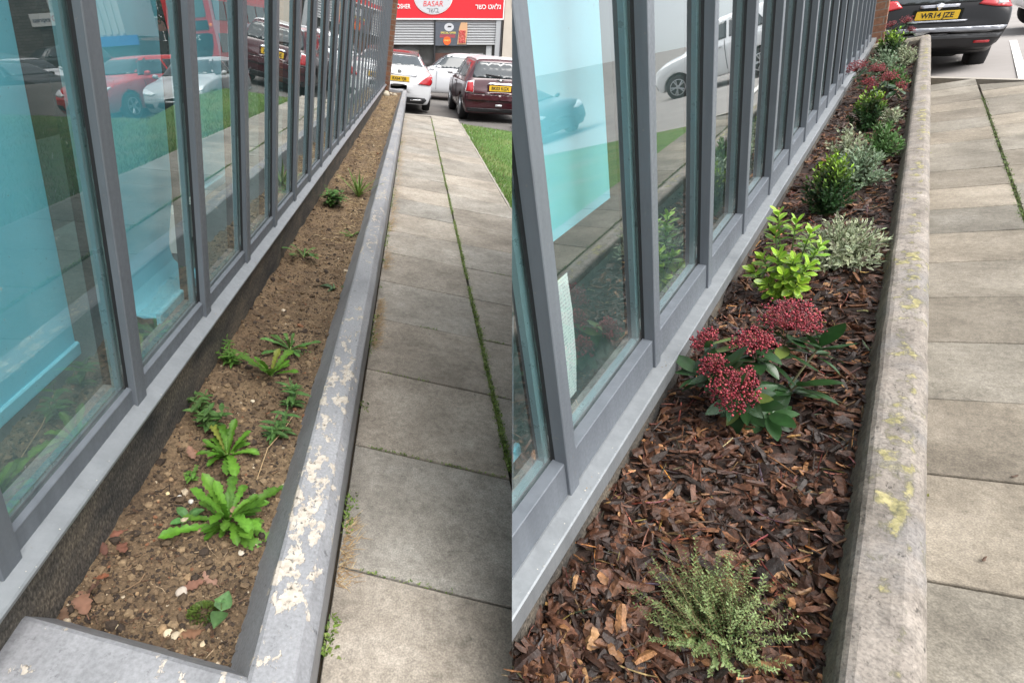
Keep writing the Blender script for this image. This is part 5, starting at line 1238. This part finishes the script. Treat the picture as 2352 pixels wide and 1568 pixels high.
text(fa, '\u05e8\u05e9\u05d1', .27, (-.53, .212, 3.06), M_LGREY, ext=.004, xs=1.1)
text(fa, '\u05e8\u05e9\u05db \u05d8\u05d0\u05dc\u05d2', .27, (1.90, .235, 3.19), M_WLINE, ext=.006, xs=1.0, bold=.003)
text(fa, 'GLATT KOSHER', .24, (-2.2, .235, 3.19), M_WLINE, ext=.006, xs=.8, bold=.003)
def shutter(x0, x1, z0, z1):
    m = MB(); n = int((z1 - z0) / .098); prof = []
    for k in range(n):
        z = z0 + (z1 - z0) * k / n; d = (z1 - z0) / n
        prof += [(.355, z + .004), (.325, z + d * .25), (.318, z + d * .5), (.325, z + d * .78), (.352, z + d * .96)]
    prof += [(.38, z1), (.38, z0)]
    m.ext(prof, 'x', x0, x1); o = m.build('roller_shutter', M_SHUT, parent=shop)
    m = MB(); m.box(x0, x1, .30, .37, z0 - .06, z0 + .005, .008); m.build('bottom_rail', plain('shutter_rail', (.55, .56, .56), .4, .3), parent=o)
shutter(-3.0, -.47, 1.80, 2.70); shutter(-.40, 2.30, 1.80, 2.70)
m = MB(); m.box(-.47, -.40, .28, .45, 0, 2.70); m.build('centre_post', M_TRIM, parent=shop)
m = MB(); m.box(2.30, 2.52, .26, .45, 0, 2.70, .01); m.build('end_post', plain('post_grey', (.42, .43, .44), .4, .3), parent=shop); m = MB(); m.box(2.52, 2.58, .24, .45, 0, 2.70); m.build('black_edge', M_TRIM, parent=shop)
m = MB(); m.box(-3.0, 2.3, .43, .452, .5, 1.76); m.build('shop_window', plain('shop_glass', (.05, .05, .048), .08, spec=.8, var=.6, vscale=1.2), parent=shop)
for x, w, z, h, c in ((-2.55, .12, 1.2, .35, (.5, .1, .08)), (-1.6, .9, .6, .9, (.14, .11, .08)), (.2, 1.2, .7, .7, (.09, .04, .03)), (1.5, .6, .8, .6, (.2, .2, .2)), (2.05, .25, .5, 1.2, (.45, .46, .46))):
    m = MB(); m.box(x - w / 2, x + w / 2, .40, .43, z, z + h, .01); m.build('window_display', plain('display_%d' % int(c[0] * 999), c, .6, var=.5, vscale=5), parent=shop)
m = MB(); m.box(-3.0, 2.3, .35, .45, 0, .5); m.build('stall_riser', plain('riser', (.2, .19, .18), .7), parent=shop)
po = empty('poster', 'A', (0, 0, 0), 'dark special offer poster with a red meat tray between the shutters', 'poster'); po.matrix_world = FR['A'] @ Matrix.Translation((1.55, 27.45, -1.50)) @ Matrix(((1, 0, -.139, 0), (0, 1, 0, 0), (.139, 0, .99, 0), (0, 0, 0, 1))) @ Matrix.Translation((.30, .27, 2.17))
m = MB(); m.box(-.70, .70, -.01, .02, -.47, .43); m.build('board', plain('slate', (.085, .095, .115), .6, var=.3, vscale=6), parent=po)
m = MB(); m.ext([(.27 * cos(a) - .10 if False else .21 * cos(a) - .10, .16 * sin(a) + .25) for a in [k * pi / 14 for k in range(28)]], 'y', -.016, -.008); m.build('logo', plain('logo_grey', (0, 0, 0)), parent=po)
m = MB(); m.ext([(-.18 + .0, .24), (-.02, .24), (.02, .30), (-.14, .30)], 'y', -.02, -.015); m.build('logo_mark', M_SIL, parent=po)
text(po, 'SPECIAL OFFER', .10, (-.13, -.018, .03), plain('letter_yellow', (.75, .6, .15), .5), ext=.002, bold=.002)
text(po, 'ONLY', .09, (-.18, -.034, -.27), plain('letter_yellow', (0, 0, 0)), ext=.002, bold=.002)
m = MB(); m.ext([(.17 * cos(k * pi / 14) - .18, .17 * sin(k * pi / 14) - .28) for k in range(28)], 'y', -.028, -.01); m.build('price_disc', plain('disc_orange', (.72, .12, .02), .5), parent=po)
for z in (-.06, -.13): 
    m = MB(); m.box(-.5, .18, -.016, -.01, z - .014, z + .014); m.build('small_print', M_LRED, parent=po)
m = MB(); m.ext([(.28, -.42), (.66, -.42), (.72, .1), (.70, .43), (.42, .43), (.34, .2)], 'y', -.03, -.011); m.build('meat_tray', plain('tray_tan', (.55, .33, .18), .6), parent=po)
m = MB(); 
for _ in range(300): m.octa((rnd.uniform(.35, .63), -.035, rnd.uniform(-.37, .12)), rnd.uniform(.014, .03), rnd.choice([(.55, .06, .05), (.65, .16, .13), (.45, .03, .03)]), .8)
m.build('minced_meat', M_BUD, parent=po)
nb = empty('rendered_house', 'A', (5.2, 27.6, -1.2), 'pale rendered wall of the house beside the red fronted shop', 'building', None, (0, 1), (-.14, 0, 1))
m = MB(); m.box(-1.0, .5, .2, 6, -.4, 5.5); m.build('wall', plain('pale_render', (.52, .47, .40), .9, var=.12, vscale=3), parent=nb)
m = MB(); m.box(-.7, .2, .17, .205, 3.4, 4.6, .02); m.build('window', M_CGLASS, parent=nb)
nb2 = empty('brick_terrace', 'A', (-5.0, 28.2, -1.6), 'brown brick terrace left of the shop, mostly hidden', 'building', None, (0, 1), (-.14, 0, 1))
m = MB(); m.box(-6, 3.2, .2, 6, -.4, 6); m.build('wall', M_BRICKFAR, parent=nb2); m = MB(); m.box(-2, -.6, .17, .205, 2.4, 3.9, .02); m.build('window', M_CGLASS, parent=nb2)

# ------------------------------------------------------------------ across the side street (mirrored in the left hand glass)
b1 = empty('stone_shop', 'A', (23.5, 40.2, -4.5), 'dark stone clad supermarket with a white sign over its entrance', 'shop', None, (0, 1), UPS)
m = MB(); m.box(-2.3, 9, 0, 6, -.3, 8); m.build('wall', M_STONE, parent=b1)
m = MB(); m.box(-3.6, -.9, -.12, .02, 1.95, 2.65, .02); sg_ = m.build('shop_sign', plain('sign_white', (.70, .70, .68), .5), parent=b1)
text(sg_, 'TESCO', .44, (-2.95, -.13, 2.32), plain('sign_tred', (.55, .03, .03), .5), ext=.004, bold=.006); text(sg_, 'express', .36, (-1.6, -.13, 2.30), plain('sign_tblue', (.10, .11, .16), .5), ext=.004, bold=.004)
m = MB(); m.box(-5.0, -2.3, -.05, 5, -.3, 1.95); m.build('shopfront', M_CGLASS, parent=b1); m = MB(); m.box(-3.3, -2.5, -.09, -.05, .3, 1.1); m.build('notice', M_WLINE, parent=b1)
m = MB(); m.box(-5.0, -2.3, 0, 5, 2.65, 8); m.build('cladding', plain('white_clad', (.48, .50, .50), .6, var=.1, vscale=3), parent=b1)
for k in range(7):
    m = MB(); x = -2.4 - k * .38; m.box(x - .10, x + .10, -.08, .004, 2.8, 8, .03); m.build('cladding_rib', plain('white_clad', (0, 0, 0)), parent=b1)
b2 = empty('blue_fascia_shop', 'A', (17.1, 39.6, -4.4), 'shop with a blue fascia under white ribbed cladding', 'shop', None, (0, 1), UPS)
m = MB(); m.box(-1.2, 3.2, 0, 5, -.3, 2.0); m.build('shopfront', plain('dim_shopfront', (.07, .09, .09), .25, var=.4, vscale=.8), parent=b2)
m = MB(); m.box(-1.3, 3.2, -.15, .02, 1.75, 2.30, .01); m.build('fascia', plain('fascia_blue', (.05, .17, .50), .4), parent=b2)
m = MB(); m.box(-.6, 3.2, 0, 5, 2.3, 8); m.build('cladding', plain('white_clad', (0, 0, 0)), parent=b2)
for k in range(9):
    m = MB(); x = -.5 + k * .42; m.box(x - .11, x + .11, -.08, .004, 2.4, 8, .03); m.build('cladding_rib', plain('white_clad', (0, 0, 0)), parent=b2)
b3 = empty('brick_block', 'A', (13, 74, -4.4), 'distant red brown brick block with white windows above the buses', 'building', None, (0, 1), UPS)
m = MB(); m.box(-16, 26, 0, 8, -2, 14); m.build('wall', M_BRICKFAR, parent=b3)
for k in range(11):
    for z in (3.0, 6.2, 9.4):
        m = MB(); x = -14 + k * 3.6; m.box(x - .7, x + .7, -.06, .02, z, z + 1.7, .02); w_ = m.build('window', M_CGLASS, parent=b3)
        m = MB(); m.box(x - .8, x + .8, -.09, .01, z - .14, z - .02); m.box(x - .03, x + .03, -.09, -.05, z, z + 1.7); m.build('frame', M_WLINE, parent=w_)
def tree(frame, loc, Ht, R_, label, n=2600, sc=.22, seed=1):
    root = empty('street_tree', frame, loc, label, 'tree', 'street trees'); rn = random.Random(seed)
    m = MB(); tops = []
    m.tube([(0, 0, -.3), (.05, .03, Ht * .25), (.0, .08, Ht * .5), (.1, 0, Ht * .8)], [.22, .17, .12, .04], 8, (.07, .055, .04))
    for k in range(11):
        a = k * 2.4; z = Ht * rn.uniform(.3, .7); e = rn.uniform(.3, 1.1); q = Vector((cos(a) * cos(e), sin(a) * cos(e), sin(e))) * R_ * rn.uniform(.6, 1.0)
        m.tube([(0, .04, z), (q.x * .5, q.y * .5, z + q.z * .4), (q.x, q.y, z + q.z)], [.08, .05, .02], 6, (.07, .055, .04)); tops += [Vector((q.x, q.y, z + q.z)), Vector((q.x * .55, q.y * .55, z + q.z * .6))]
    m.build('trunk', M_STEM, parent=root, smooth=True)
    lf = MB()
    for _ in range(n):
        t = rn.choice(tops); p = t + Vector((rn.gauss(0, 1), rn.gauss(0, 1), rn.gauss(0, .8))) * R_ * .26; a = rn.uniform(0, 6.3); e = rn.uniform(-.8, .8); k = rn.uniform(.5, 1.4); c = (.035 * k, .075 * k, .02 * k)
        lf.leaf(p, (cos(a) * cos(e), sin(a) * cos(e), sin(e)), (0, 0, 1), sc * rn.uniform(.6, 1.4), sc * .6, 'ellip', c, c, rows=2, cols=(-1, 1))
    lf.build('crown', M_LEAF, parent=root)
tree('A', (17.2, 47, -4.4), 8.5, 3.6, 'dark leafy tree behind the blue fascia shop', seed=3)
tree('A', (21.5, 60, -4.4), 10, 4.5, 'broad dark tree standing farthest up the side street', seed=4)
tree('A', (8.9, 50, -3.2), 7.5, 3.0, 'fresh green tree next to the bus stop sign', seed=5)
tree('A', (2.2, 36, -1.9), 6, 2.5, 'leafy tree behind the shop roof', 1200, seed=6)
bs = empty('bus_stop', 'A', (4.7, 27.0, -2.25), 'bus stop post with a red ring on its white flag', 'sign', None, (0, 1), UPS)
m = MB(); m.tube([(0, 0, 0), (0, 0, 2.3)], .04, 8); m.build('post', M_METAL, parent=bs)
m = MB(); m.box(-.02, .62, -.02, .02, 1.15, 2.3, .01); fl = m.build('flag', M_WLINE, parent=bs)
m = MB(); m.lathe([(.13, -.008), (.17, -.008), (.17, .008), (.13, .008)], 24, 'y', (.3, -.02, 2.0)); m.box(.08, .52, -.035, -.024, 1.97, 2.03); m.build('roundel', M_LRED, parent=fl); m = MB(); m.box(.0, .60, -.03, -.022, 1.62, 1.70); m.build('name_strip', M_LGREY, parent=fl)
# ------------------------------------------------------------------ people
def person(loc, label, fwd, top, legs, hair):
    root = empty('person', 'A', loc, label, 'person', None, fwd, UPS)
    def skin(name, pts, edges, rad, mat, rootv=0):
        me = bpy.data.meshes.new(name); me.from_pydata(pts, edges, []); o = bpy.data.objects.new(name, me); COL.objects.link(o); o.parent = root; me.materials.append(mat)
        md = o.modifiers.new('skin', 'SKIN'); md.use_smooth_shade = True
        for i, r in enumerate(rad): me.skin_vertices[0].data[i].radius = (r, r * .85)
        me.skin_vertices[0].data[rootv].use_root = True
        o.modifiers.new('sub', 'SUBSURF').render_levels = 1; return o
    J = [(0, 0, .95), (0, .0, 1.2), (0, -.01, 1.42), (0, 0, 1.52), (0, .02, 1.62), (0, .02, 1.72), (-.20, 0, 1.40), (-.26, .02, 1.13), (-.25, .12, .90), (-.25, .17, .80), (.20, 0, 1.40), (.27, -.02, 1.13), (.27, .03, .88), (.27, .06, .78), (-.10, .06, .5), (-.10, .02, .08), (-.10, .16, .04), (.10, -.04, .5), (.11, -.16, .10), (.11, -.04, .04)]
    E_ = [(0, 1), (1, 2), (2, 3), (3, 4), (4, 5), (2, 6), (6, 7), (7, 8), (8, 9), (2, 10), (10, 11), (11, 12), (12, 13), (0, 14), (14, 15), (15, 16), (0, 17), (17, 18), (18, 19)]
    R_ = [.15, .13, .15, .055, .09, .085, .065, .048, .035, .04, .065, .048, .035, .04, .07, .045, .04, .07, .045, .04]
    skin('body', J, E_, R_, plain('skin', (.36, .22, .16), .6))
    skin('jacket', J[:3] + J[6:9] + J[10:13], [(0, 1), (1, 2), (2, 3), (3, 4), (4, 5), (2, 6), (6, 7), (7, 8)], [.175, .165, .175, .085, .066, .055, .085, .066, .055], top)
    skin('trousers', [J[0], J[14], J[15], J[17], J[18]], [(0, 1), (1, 2), (0, 3), (3, 4)], [.17, .09, .07, .09, .07], legs)
    m = MB(); m.octa((0, -.015, 1.70), .115, (1, 1, 1), .95); o = m.build('hair', hair, parent=root, smooth=True); o.modifiers.new('s', 'SUBSURF').render_levels = 2
C_DK = plain('dark_cloth', (.02, .022, .03), .9); C_JEAN = plain('denim', (.10, .14, .22), .9); C_HAIR = plain('dark_hair', (.03, .02, .015), .7)
person((9.0, 44.0, GS(9.0)), 'person in dark clothes walking past the farther bus', (0, 1), C_DK, C_DK, C_HAIR)
person((21.6, 50.0, GS(21.6)), 'person in a dark top and pale blue jeans near the blue fascia shop', (.3, -1), C_DK, C_JEAN, C_HAIR)
